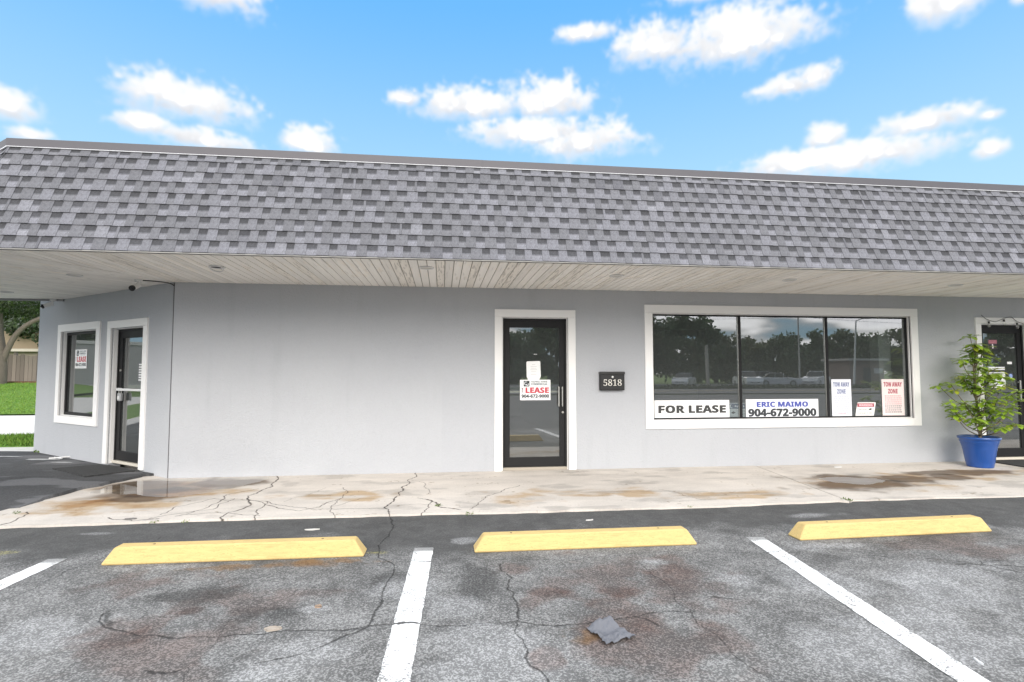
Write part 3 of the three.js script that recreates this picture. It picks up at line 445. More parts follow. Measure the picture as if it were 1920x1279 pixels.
{
  const R = rng(31), tones = [];
  for (let k = 0; k < 6; k++) { const t = [0, 0.04, -0.03, 0.02, -0.06, 0.05][k]; tones.push(new THREE.MeshStandardMaterial({ roughness: 0.6, map: dataTex(128, 512, (i, j, o) => { const n = fbm(i / 30 + k * 9, j / 160 + k * 3, 4), f = vn(i / 3 + k, j / 40), d = sst(0.64, 0.78, fbm(i / 26 + k * 5, j / 90 + k, 4)), rust = sst(0.6, 0.8, fbm(i / 60 + k * 7, j / 70 + 40, 3)) * 0.5; const m = (1 + t + (n - 0.5) * 0.12 + (f - 0.5) * 0.04) * (1 - d * 0.18); o[0] = 0.9 * m; o[1] = 0.875 * m * (1 - rust * 0.06); o[2] = 0.83 * m * (1 - rust * 0.14); }) })); }
  const dirty = tones.map((m, k) => new THREE.MeshStandardMaterial({ roughness: 0.65, map: dataTex(128, 512, (i, j, o) => { const d = sst(0.56, 0.7, fbm(i / 16 + k * 3, j / 45 + k * 8, 5)), n = fbm(i / 40, j / 140 + k, 3), m2 = (1 + (n - 0.5) * 0.15) * (1 - d * 0.3); o[0] = 0.87 * m2; o[1] = 0.83 * m2; o[2] = 0.765 * m2; }) }));
  const pick = (x) => { const p = x > 3 ? 0.3 : x > -0.6 && x < 1 ? 0.25 : 0.1; return R() < p ? dirty[R() * 6 | 0] : tones[R() * 6 | 0]; };
  const PW = 0.1016, G = 0.0055;
  for (let x = EC[0] + 0.02; x < 13.9; x += PW) {
    let q = [[x + G, 0.002], [x + PW - G, 0.002], [x + PW - G, EAVE_Z - 0.035], [x + G, EAVE_Z - 0.035]];
    q = clip(q, -(EC[1] - CORNER[1]), EC[0] - CORNER[0], -(EC[1] - CORNER[1]) * (CORNER[0] + 0.012) + (EC[0] - CORNER[0]) * CORNER[1]);   // right of the mitre
    if (q.length < 3) continue;
    const m = mesh('soffit_board', plate(q, 2.645, 2.632 + (R() - 0.5) * 0.002, [x, 0, PW * 1.2, 2.2 * (0.9 + R() * 0.2)]), pick(x), soffit);
  }
  for (let s = -2.2; s < 6.6; s += PW) {
    let q = [wp(s + G, 0.002), wp(s + PW - G, 0.002), wp(s + PW - G, WOFF - 0.035), wp(s + G, WOFF - 0.035)];
    q = clip(q, EC[1] - CORNER[1], -(EC[0] - CORNER[0]), (EC[1] - CORNER[1]) * (CORNER[0] - 0.012) - (EC[0] - CORNER[0]) * CORNER[1]);
    if (q.length > 2) q = clip(q, 0, -1, -BACK_Z - 0.03);
    if (q.length < 3) continue;
    mesh('soffit_board', plate(q, 2.645, 2.632 + (R() - 0.5) * 0.002, [q[0][0], q[0][1], 0.4, 2.1]), tones[R() * 6 | 0], soffit);
  }
  mesh('mitre_strip', plate([[CORNER[0] - 0.008, 0.02], [CORNER[0] + 0.008, 0.02], [EC[0] + 0.008, EC[1] - 0.05], [EC[0] - 0.008, EC[1] - 0.05]], 2.641, 2.6395, null), std(0.06, 0.06, 0.06), soffit);
}
const roof = mesh('mansard_roof', merge([
  plate([[14, EAVE_Z - INSET - 0.02], TC, [EE[0] + 0.3, BACK_Z + 0.1], [-6.9, BACK_Z + 0.1], [-7.0, -14.1], [14, -14.1]], TOP_Y + 0.03, TOP_Y - 0.05, null),
]), std(0.3, 0.3, 0.31), building);
const granule = dataTex(256, 256, (i, j, o) => { const h = HASH[(i * 7919 + j * 104729) & 65535], n = vn(i / 5, j / 5), v = 0.62 + 0.42 * h + 0.22 * (n - 0.5) + 0.3 * (vn(i / 17 + 40, j / 17) - 0.5); o[0] = o[1] = o[2] = v * 0.9; });
{
  // faces: [start of the eave, its direction, outward normal, length, start shift per metre up the slope]
  const faces = [
    { o: EC, d: [1, 0], n: [0, 1], len: 14 - EC[0], lead: (TC[0] - EC[0]) / RUN, tail: 0 },
    { o: EE, d: [-WD[0], -WD[1]], n: WN, len: WLEN, lead: 0, tail: ((TC[0] - EC[0]) * -WD[0] + (TC[1] - EC[1]) * -WD[1]) / RUN },
  ];
  const base = f => { const u = new THREE.Vector3(-f.n[0] * SX, CX, -f.n[1] * SX), x = new THREE.Vector3(f.d[0], 0, f.d[1]), z = new THREE.Vector3().crossVectors(x, u); return new THREE.Matrix4().makeBasis(x, u, z).setPosition(f.o[0], EAVE_Y, f.o[1]); };
  const sheath = [];
  for (const f of faces) { const g = new THREE.BufferGeometry(), L0 = 0, L1 = f.len, a = f.lead * RUN, b = f.tail * RUN, t = 0.03; const v = [[L0, 0, 0], [L1, 0, 0], [L1 + b, RUN, 0], [L0 + a, RUN, 0], [L0, 0, -t], [L1, 0, -t], [L1 + b, RUN, -t], [L0 + a, RUN, -t]]; g.setAttribute('position', new THREE.Float32BufferAttribute(v.flat(), 3)); g.setAttribute('uv', new THREE.Float32BufferAttribute(v.flatMap(p => [p[0], p[1]]), 2)); g.setIndex([0, 1, 2, 0, 2, 3, 4, 6, 5, 4, 7, 6, 0, 4, 5, 0, 5, 1, 1, 5, 6, 1, 6, 2, 3, 2, 6, 3, 6, 7, 0, 3, 7, 0, 7, 4]); g.computeVertexNormals(); g.applyMatrix4(base(f)); sheath.push(g); }
  mesh('sheathing', merge(sheath), std(0.09, 0.09, 0.095), roof);
  const E = 0.143;
  // one tab: a wedge lying on the slope, butt edge thick and free; colour zones are the granule blends of the two plies
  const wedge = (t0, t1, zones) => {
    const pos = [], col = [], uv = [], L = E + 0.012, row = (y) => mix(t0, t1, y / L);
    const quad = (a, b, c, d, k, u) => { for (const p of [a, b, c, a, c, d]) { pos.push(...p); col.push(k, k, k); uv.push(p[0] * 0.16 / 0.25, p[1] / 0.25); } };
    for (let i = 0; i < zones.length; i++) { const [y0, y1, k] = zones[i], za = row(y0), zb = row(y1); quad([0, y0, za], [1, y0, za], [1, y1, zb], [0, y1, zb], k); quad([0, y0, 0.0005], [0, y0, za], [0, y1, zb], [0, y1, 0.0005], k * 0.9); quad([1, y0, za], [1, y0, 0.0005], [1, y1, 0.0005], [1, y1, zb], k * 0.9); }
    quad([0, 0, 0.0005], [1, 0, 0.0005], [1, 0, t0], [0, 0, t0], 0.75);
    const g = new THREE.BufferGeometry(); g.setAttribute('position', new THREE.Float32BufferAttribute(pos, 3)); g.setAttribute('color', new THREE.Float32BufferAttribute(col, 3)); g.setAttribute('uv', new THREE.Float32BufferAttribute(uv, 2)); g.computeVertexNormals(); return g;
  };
  const L = E + 0.012;
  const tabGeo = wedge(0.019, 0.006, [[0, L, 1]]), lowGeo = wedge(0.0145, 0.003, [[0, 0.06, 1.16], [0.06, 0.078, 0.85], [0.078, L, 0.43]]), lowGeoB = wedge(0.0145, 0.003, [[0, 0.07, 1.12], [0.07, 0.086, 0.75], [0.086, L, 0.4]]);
  const tones = [0.2, 0.22, 0.24, 0.185, 0.275, 0.165].map((v, k) => new THREE.MeshStandardMaterial({ color: lin(v * 1.0, v * 1.0, v * (1.09 + 0.012 * (k % 3))), map: granule, vertexColors: true, roughness: 0.95, bumpMap: granule, bumpScale: 0.0015 }));
  const R = rng(1234), all = [];
  faces.forEach((f, fi) => {
    const B = base(f);
    for (let k = 0; k * E < RUN; k++) {
      const y = k * E, x1 = f.len + f.tail * y; let x = f.lead * y - R() * 0.1, tall = R() < 0.5; const last = y + L > RUN ? (RUN - y) / L : 1;
      while (x < x1) {
        let w = tall ? 0.075 + R() * 0.055 : 0.07 + R() * 0.045; if (tall && R() < 0.05) w = 0.025;
        let a = Math.max(x, f.lead * (y + 0.07)), b = Math.min(x + w, x1);
        if (b - a > 0.012) {
          const m = B.clone().multiply(new THREE.Matrix4().makeTranslation(a + 0.0006, y + (R() - 0.5) * 0.0025, 0.001)).multiply(new THREE.Matrix4().makeScale(b - a - 0.0012, last, 1));
          const c = new THREE.Vector3(0.5, 0.07, 0).applyMatrix4(m), d = c.distanceTo(camera.position), tx = clamp(Math.abs(c.x - 0.5) / 6);
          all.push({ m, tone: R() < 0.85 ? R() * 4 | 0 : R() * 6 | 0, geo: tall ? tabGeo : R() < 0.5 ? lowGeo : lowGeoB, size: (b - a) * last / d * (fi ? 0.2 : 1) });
        }
        x += w; tall = !tall;
      }
    }
  });
  all.sort((a, b) => b.size - a.size);
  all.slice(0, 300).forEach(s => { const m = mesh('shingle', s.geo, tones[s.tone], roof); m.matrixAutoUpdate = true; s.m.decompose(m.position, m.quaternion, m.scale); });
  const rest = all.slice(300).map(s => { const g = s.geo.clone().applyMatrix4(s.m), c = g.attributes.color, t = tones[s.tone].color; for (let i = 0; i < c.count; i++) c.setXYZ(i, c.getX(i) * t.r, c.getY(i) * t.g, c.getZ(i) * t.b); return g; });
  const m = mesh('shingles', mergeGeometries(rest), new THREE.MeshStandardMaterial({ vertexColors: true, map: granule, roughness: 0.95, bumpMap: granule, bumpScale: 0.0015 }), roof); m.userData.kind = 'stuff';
  // metal edge with a pale drip line and lapped joints
  const seam = [-3.0, -2.45, 0.35, 0.7, 3.9, 4.1, 7.6], ez = EAVE_Z - INSET;
  let a = TC[0] - 0.02; const cuts = [0.5 - 3.5, 0.42, 3.95, 7.6, 11, 14]; let n = 0;
  for (const b of cuts) { mesh('metal_edge', merge([rbox(a, b + 0.03, TOP_Y + 0.006, TOP_Y + 0.092, ez - 0.05, ez + 0.018 + (n % 2) * 0.0025, 0.003), rbox(a, b + 0.03, TOP_Y + 0.06, TOP_Y + 0.0935, ez - 0.3, ez - 0.02, 0.003)]), M.capMetal, roof); a = b; n++; }
  mesh('drip_edge', rbox(TC[0] - 0.02, 14, TOP_Y - 0.001, TOP_Y + 0.007, ez - 0.04, ez + 0.022, 0.003), std(0.72, 0.72, 0.74, { roughness: 0.4 }), roof);
  { const e2 = [TC[0] + WD[0] * 7, TC[1] + WD[1] * 7], dx = 7; const g = merge([rbox(-dx, 0.0, TOP_Y + 0.005, TOP_Y + 0.09, -0.05, 0.018, 0.003)]), mm = mesh('metal_edge', g, M.capMetal, roof); mm.position.set(TC[0] - 0.006, 0, TC[1]); mm.rotation.y = WING_TURN; const dd = mesh('drip_edge', rbox(-dx, 0, TOP_Y - 0.006, TOP_Y + 0.006, -0.04, 0.022, 0.003), std(0.72, 0.72, 0.74, { roughness: 0.4 }), roof); dd.position.copy(mm.position); dd.rotation.y = WING_TURN; }
  mesh('eave_drip', rbox(EC[0] + 0.01, 14, EAVE_Y - 0.006, EAVE_Y + 0.004, EAVE_Z - 0.035, EAVE_Z + 0.004, 0.002), std(0.55, 0.54, 0.52), roof);
  { const e = mesh('eave_drip', rbox(-WLEN, -0.01, EAVE_Y - 0.012, EAVE_Y + 0.006, -0.035, 0.006, 0.003), std(0.7, 0.7, 0.7), roof); e.position.set(EC[0], 0, EC[1]); e.rotation.y = WING_TURN; }
  mesh('end_panel', box(EE[0], -6.3, 2.6, TOP_Y + 0.02, BACK_Z - 0.02, BACK_Z + 0.02), std(0.3, 0.3, 0.31), roof);
  mesh('fascia', box(EC[0] + 0.03, 14, EAVE_Y + 0.006, 2.68, EAVE_Z - 0.05, EAVE_Z - 0.034), std(0.6, 0.58, 0.54), roof);
}

// ------------------------------------------------------------------ fittings on the soffit and walls
{
  const spots = [[-2.6, 1.25, 'open recessed soffit light, dark inside, nearest the angled corner', 1], [-0.19, 1.5, 'round recessed soffit light above the blank wall', 0], [2.18, 1.25, 'round recessed soffit light above the house number box', 0], [4.55, 1.22, 'round recessed soffit light above the display window', 0], [7.13, 1.1, 'round recessed soffit light near the potted plant', 0], [-4.6, 0.44, 'round recessed light in the side soffit, nearer the angled door', 0], [-6.58, -1.28, 'round recessed light in the side soffit, near its far edge', 0]];
  for (const [x, z, label, open] of spots) {
    const t = thing('soffit_light', label, 'light', [x, 2.622, z], 0, 'recessed lights in the soffit');
    const rg = new THREE.TorusGeometry(0.078, 0.011, 8, 40); rg.rotateX(Math.PI / 2); rg.scale(1, 0.7, 1); rg.translate(0, 0.004, 0); mesh('trim_ring', rg, M.whitePlastic, t);
    const c = new THREE.LatheGeometry([[0.001, 0.007], [0.05, 0.006], [0.07, 0.003], [0.076, 0.0]].map(p => new THREE.Vector2(...p)), 32); mesh('baffle', c, open ? M.black : std(0.55, 0.53, 0.5, { side: THREE.DoubleSide }), t);
    if (open) mesh('hanging_trim', new THREE.TorusGeometry(0.07, 0.006, 6, 30).rotateX(Math.PI / 2 - 0.35).translate(0.01, -0.02, 0.04), M.whitePlastic, t);
  }
}
function securityCamera(pos, turn, label) {
  const t = thing('security_camera', label, 'camera', pos, turn, 'security cameras under the eave');
  mesh('base', new THREE.CylinderGeometry(0.045, 0.05, 0.03, 24).translate(0, -0.015, 0), M.whitePlastic, t);
  mesh('bracket', cyl([0, -0.03, 0], [0, -0.075, 0.03], 0.018, 0.02), M.whitePlastic, t);
  const g = new THREE.CylinderGeometry(0.036, 0.036, 0.13, 24).rotateX(Math.PI / 2).rotateX(0.42).translate(0, -0.1, 0.06); mesh('body', g, M.whitePlastic, t);
  const h = new THREE.CylinderGeometry(0.038, 0.034, 0.03, 24).rotateX(Math.PI / 2).rotateX(0.42).translate(0, -0.132, 0.132); mesh('hood', h, M.black, t);
  mesh('lens', new THREE.SphereGeometry(0.017, 16, 12).translate(0, -0.137, 0.145), std(0.02, 0.02, 0.03, { roughness: 0.05 }), t);
}
securityCamera([-3.98, 2.63, 0.18], -0.05, 'white bullet camera at the corner where the two walls meet');
{ const p = wp(3.52, 0.12); securityCamera([p[0], 2.63, p[1]], -0.95, 'small bullet camera above the angled wall window'); }
{ const c = new THREE.CatmullRomCurve3([[-3.97, 2.625, 0.15], [-3.8, 2.622, 0.1], [-3.66, 2.61, 0.03], [-3.61, 2.58, 0.012]].map(p => new THREE.Vector3(...p))); single('camera_cable', new THREE.TubeGeometry(c, 24, 0.007, 6), M.black, 'short black cable running from the corner camera to the wall', 'cable'); }

// house number box
const fontSerif = await new FontLoader().loadAsync('fonts/droid/droid_serif_regular.typeface.json');
{
  const t = thing('number_box', 'black wall box with the white house number 5818 beside the front door', 'mailbox', [2.48, 1.145, 0]);
  mesh('box', rbox(-0.185, 0.185, 0, 0.25, 0.002, 0.075, 0.014, 3), M.black, t);
  const lid = rbox(-0.19, 0.19, 0.235, 0.275, 0.002, 0.088, 0.012, 3); mesh('lid', lid, std(0.03, 0.03, 0.03, { roughness: 0.35 }), t);
  const tx = new TextGeometry('5818', { font: fontSerif, size: 0.092, depth: 0.004, curveSegments: 6 }); tx.computeBoundingBox(); const b = tx.boundingBox; tx.translate(-(b.max.x + b.min.x) / 2, 0.07, 0.0745); mesh('digits', tx, std(0.78, 0.76, 0.7), t);
  mesh('knob', new THREE.SphereGeometry(0.016, 20, 14).scale(1, 1, 0.6).translate(0, 0.197, 0.08), std(0.8, 0.8, 0.78, { roughness: 0.2 }), t);
}

// ------------------------------------------------------------------ printed signs
function print(W, H, draw) { const c = document.createElement('canvas'); c.width = W; c.height = H; const x = c.getContext('2d'); draw(x, W, H); const t = new THREE.CanvasTexture(c); t.colorSpace = THREE.SRGBColorSpace; t.magFilter = THREE.LinearFilter; return t; }
function fit(x, text, cx, base, width, size, font, color) { x.save(); x.fillStyle = color; x.font = `${font.replace('#', size + 'px')}`; const w = x.measureText(text).width || 1; x.translate(cx - width / 2, base); x.scale(width / w, 1); x.fillText(text, 0, 0); if (font.includes('bold')) { x.strokeStyle = color; x.lineWidth = size * 0.065; x.lineJoin = 'round'; x.strokeText(text, 0, 0); } x.restore(); }
const paper = (x, W, H, c = '#f4f4f4') => { x.fillStyle = c; x.fillRect(0, 0, W, H); };
function sign(name, label, w, h, pos, tex, { turn = 0, lean = 0, thick = 0.004, outline = null, group } = {}) {
  let g; const front = new THREE.MeshStandardMaterial({ map: tex, roughness: 0.55 }), edge = std(0.75, 0.75, 0.75);
  if (outline) {
    const s = new THREE.Shape(outline.map(p => new THREE.Vector2(p[0] * w, p[1] * h))); g = new THREE.ExtrudeGeometry(s, { depth: thick, bevelEnabled: false });
    const p = g.attributes.position, uv = g.attributes.uv; for (let i = 0; i < p.count; i++) uv.setXY(i, p.getX(i) / w + 0.5, p.getY(i) / h);
    g.translate(0, 0, -thick / 2);
    const m = single(name, g, [front, edge], label, 'sign', group); m.position.set(...pos); m.rotation.set(lean, turn, 0); return m;
  }
  g = new THREE.BoxGeometry(w, h, thick); g.translate(0, h / 2, 0);
  const m = single(name, g, [edge, edge, edge, edge, front, edge], label, 'sign', group); m.position.set(...pos); m.rotation.set(lean, turn, 0); return m;
}
const HV = 'bold #  sans-serif'.replace('  ', ' '), GZ = -0.060;
sign('lease_sign', 'white sign with black FOR LEASE lettering low in the display window', 1.19, 0.262, [3.76, 0.727, GZ], print(1024, 226, (x, W, H) => { paper(x, W, H, '#f6f6f6'); fit(x, 'FOR LEASE', W * 0.5, H * 0.72, W * 0.92, 128, HV, '#3a3a3a'); }));
sign('contact_sign', 'white sign with blue name above a black phone number in the display window', 1.2, 0.27, [5.225, 0.727, GZ], print(1024, 230, (x, W, H) => { paper(x, W, H, '#f3f4f8'); fit(x, 'ERIC MAIMO', W * 0.5, H * 0.43, W * 0.72, 88, HV, '#4a55a8'); fit(x, '904-672-9000', W * 0.5, H * 0.96, W * 0.94, 130, HV, '#33363a'); }));
sign('security_sign', 'small blue and white security sign half hidden behind the window mullion', 0.3, 0.215, [4.5, 0.727, GZ - 0.02], print(384, 275, (x, W, H) => { paper(x, W, H, '#d4d7dc'); x.fillStyle = '#4a5a78'; x.fillRect(14, 14, W - 28, 100); x.fillStyle = '#e6ebf4'; x.beginPath(); x.arc(70, 64, 40, 0, 7); x.fill(); x.fillStyle = '#4a5a78'; x.beginPath(); x.arc(86, 58, 36, 0, 7); x.fill(); x.fillStyle = '#dfe5f0'; for (let k = 0; k < 6; k++) x.fillRect(136 + k * 34, 46 + (k % 2) * 6, 24, 34); x.fillStyle = '#444'; x.beginPath(); x.moveTo(50, 190); x.lineTo(110, 160); x.lineTo(150, 190); x.lineTo(100, 215); x.fill(); for (let i = 0; i < 4; i++) { x.fillStyle = '#888'; x.fillRect(190, 140 + i * 30, 160, 8); } }));
const towPrint = (ink, tint, red) => print(384, 620, (x, W, H) => {
  paper(x, W, H, tint); fit(x, 'TOW AWAY', W * 0.5, H * 0.2, W * 0.82, 100, HV, ink); fit(x, 'ZONE', W * 0.5, H * 0.39, W * 0.44, 100, HV, ink); const r = rng(red ? 3 : 9);
  for (let i = 0; i < 9; i++) { x.fillStyle = red ? (i < 5 ? 'rgba(190,90,100,0.55)' : 'rgba(90,90,95,0.75)') : 'rgba(130,135,165,0.4)'; let px = W * 0.12; const y = H * (0.45 + i * 0.055); while (px < W * 0.86) { const w = 8 + r() * 26; x.fillRect(px, y, Math.min(w, W * 0.88 - px), H * 0.026); px += w + 7; } }
  if (!red) { x.fillStyle = '#b98a98'; for (let k = 0; k < 6; k++) x.fillRect(W * 0.3 + k * 26, H * 0.93 - (k % 3) * 4, 18, 14); }
});
sign('tow_sign', 'faded white and blue TOW AWAY ZONE sign beside the window mullion', 0.335, 0.575, [6.225, 0.727, GZ], towPrint('#8088a8', '#edeff7', false));
sign('tow_sign', 'faded pink and red TOW AWAY ZONE sign at the end of the display window', 0.385, 0.575, [7.115, 0.727, GZ], towPrint('#b4606c', '#f3e4e2', true));
sign('warning_sign', 'slanted red and white WARNING camera sign between the two tow signs', 0.36, 0.212, [6.63, 0.727, GZ], print(480, 290, (x, W, H) => { paper(x, W, H, '#efeeec'); x.fillStyle = '#a8505c'; x.fillRect(50, 22, W - 90, 78); fit(x, 'WARNING', W * 0.515, 84, W * 0.66, 66, HV, '#f4c6cc'); fit(x, 'Security', W * 0.36, 170, W * 0.38, 48, '# sans-serif', '#555'); x.fillStyle = '#222'; x.beginPath(); x.moveTo(300, 160); x.lineTo(345, 128); x.lineTo(390, 140); x.lineTo(360, 168); x.fill(); fit(x, 'Cameras in Use', W * 0.46, 245, W * 0.66, 48, '# sans-serif', '#555'); }), { outline: [[-0.5, 0], [0.38, 0], [0.5, 0.95], [0.47, 1], [-0.35, 1], [-0.39, 0.95]] });
const leasePrint = print(640, 424, (x, W, H) => {
  paper(x, W, H, '#f7f7f7'); x.fillStyle = '#20262c'; x.fillRect(76, 22, 122, 118); x.strokeStyle = '#e8ecee'; x.lineWidth = 12; x.beginPath(); x.arc(126, 76, 32, 0.6, 5.4); x.stroke(); x.beginPath(); x.arc(158, 98, 22, -1.2, 3.6); x.stroke();
  fit(x, 'COLDWELL BANKER', W * 0.63, 56, 350, 40, 'bold # serif', '#59646a'); fit(x, 'COMMERCIAL', W * 0.63, 108, 350, 50, 'bold # serif', '#59646a'); x.fillStyle = '#a9b0b4'; for (let k = 0; k < 14; k++) x.fillRect(280 + k * 18, 122, 13, 12);
  fit(x, 'LEASE', W * 0.56, 272, 510, 150, 'bold # sans-serif', '#c23a4a'); x.save(); x.translate(66, 268); x.rotate(-Math.PI / 2); fit(x, 'FOR', 52, 0, 100, 44, HV, '#7b5560'); x.restore();
  fit(x, '904-672-9000', W * 0.5, 372, 580, 92, HV, '#33383c'); x.fillStyle = '#b4b4b4'; for (let k = 0; k < 24; k++) x.fillRect(100 + k * 18, 392, 13, 10);
});
sign('broker_sign', 'white sign with red LEASE lettering taped on the front door glass', 0.452, 0.298, [1.357, 1.003, -0.073], leasePrint);
sign('door_notice', 'white paper notice with clipped corners above the front door sign', 0.214, 0.29, [1.334, 1.287, -0.079], print(256, 346, (x, W, H) => { paper(x, W, H, '#efefee'); x.fillStyle = '#c4c4c4'; for (const [y, a] of [[60, 60], [95, 110], [125, 100], [150, 120], [178, 90], [230, 100]]) x.fillRect(W / 2 - a / 2, y, a, 7); }), { thick: 0.002, outline: [[-0.36, 0], [0.36, 0], [0.5, 0.22], [0.46, 0.98], [0.4, 1], [-0.45, 0.98], [-0.5, 0.94], [-0.48, 0.2]] });
{
  const put = (name, label, s, y, w, h, n, tex) => { const p = wp(s, n); return sign(name, label, w, h, [p[0], y, p[1]], tex, { turn: WING_TURN, thick: 0.003 }); };
  put('broker_sign', 'small white sign with red LEASE lettering in the angled wall window', 2.93, 1.475, 0.42, 0.31, -0.083, leasePrint);
  put('hours_sheet', 'sheet with rows of white lines on the angled door glass', 0.97, 1.27, 0.27, 0.28, -0.105, print(256, 260, (x, W, H) => { paper(x, W, H, '#6a6c70'); x.fillStyle = '#e8e8e8'; for (let i = 0; i < 7; i++) { x.fillRect(16, 14 + i * 35, 118, 20); x.fillRect(164, 14 + i * 35, 76, 20); } }));
  const a = wp(1.5, -0.05), t = thing('lockbox', 'grey key lockbox hanging from the push bar of the angled door', 'lockbox', [a[0], 0.985, a[1]], WING_TURN);
  mesh('case', rbox(-0.045, 0.045, 0, 0.115, -0.02, 0.02, 0.01, 3), std(0.45, 0.45, 0.46, { metalness: 0.5, roughness: 0.4 }), t); mesh('dial', rbox(-0.03, 0.03, 0.02, 0.075, 0.0195, 0.026, 0.004), std(0.7, 0.7, 0.7), t); mesh('shackle', new THREE.TorusGeometry(0.035, 0.006, 8, 24, Math.PI).translate(0, 0.148, 0), M.steel, t); mesh('shackle_leg', merge([cyl([-0.035, 0.11, 0], [-0.035, 0.15, 0], 0.006, 0.006), cyl([0.035, 0.11, 0], [0.035, 0.15, 0], 0.006, 0.006)]), M.steel, t);
}
// small notices on the right hand door
sign('door_poster', 'white lettered poster on the glass of the shop door behind the plant', 0.3, 0.34, [9.02, 1.16, -0.079], print(300, 340, (x, W, H) => { paper(x, W, H, '#e9eaee'); x.fillStyle = '#9aa0aa'; for (let i = 0; i < 9; i++) x.fillRect(24, 100 + i * 26, 250 - (i % 3) * 40, 10); x.fillStyle = '#3b3f48'; x.fillRect(0, 48, W, 40); }));
sign('badge_sticker', 'small round blue badge sticker on the shop door behind the plant', 0.075, 0.095, [9.275, 1.3, -0.079], print(96, 120, (x, W, H) => { paper(x, W, H, '#3a3f52'); x.fillStyle = '#8fa6d8'; x.beginPath(); x.arc(48, 52, 40, 0, 7); x.fill(); x.fillStyle = '#eef1f8'; x.fillRect(14, 88, 68, 20); }), { thick: 0.002 });
sign('strip_sticker', 'small white strip sticker high on the shop door behind the plant', 0.085, 0.04, [9.265, 1.545, -0.079], print(64, 32, (x, W, H) => { paper(x, W, H, '#f2f2f2'); }), { thick: 0.002 });
sign('open_sign', 'small dark red sign with white emblem on the shop door behind the plant', 0.17, 0.16, [8.97, 1.79, -0.079], print(170, 160, (x, W, H) => { paper(x, W, H, '#3a3236'); x.fillStyle = '#b0707c'; x.fillRect(8, 8, W - 16, 60); x.fillStyle = '#efe9ea'; x.beginPath(); x.moveTo(80, 70); x.lineTo(104, 112); x.lineTo(92, 150); x.lineTo(70, 140); x.lineTo(66, 90); x.fill(); }), { thick: 0.002 });

// string lights over the right hand door
{
  const t = thing('string_lights', 'black string of small clear bulbs drooping over the shop door surround', 'string lights', [0, 0, 0]), P = [[8.66, 2.34, 0.035], [8.74, 2.275, 0.04], [8.9, 2.235, 0.042], [9.08, 2.29, 0.04], [9.2, 2.31, 0.04], [9.3, 2.24, 0.045], [9.5, 2.2, 0.045], [9.75, 2.27, 0.04]];
  mesh('wire', new THREE.TubeGeometry(new THREE.CatmullRomCurve3(P.map(p => new THREE.Vector3(...p))), 60, 0.004, 6), M.black, t);
  const bulbMat = new THREE.MeshPhysicalMaterial({ color: 0xffffff, transmission: 0.9, thickness: 0, roughness: 0.1, ior: 1.45 });
  for (const [x, y] of [[8.78, 2.235], [9.06, 2.27], [9.3, 2.22], [9.52, 2.18]]) { const s = mesh('socket', cyl([x, y, 0.046], [x, y - 0.035, 0.048], 0.013, 0.013), M.black, t); mesh('bulb', new THREE.LatheGeometry([[0.001, 0], [0.014, 0.008], [0.024, 0.03], [0.022, 0.045], [0.012, 0.065]].map(p => new THREE.Vector2(...p)), 16).translate(x, y - 0.1, 0.05), bulbMat, s); }
}
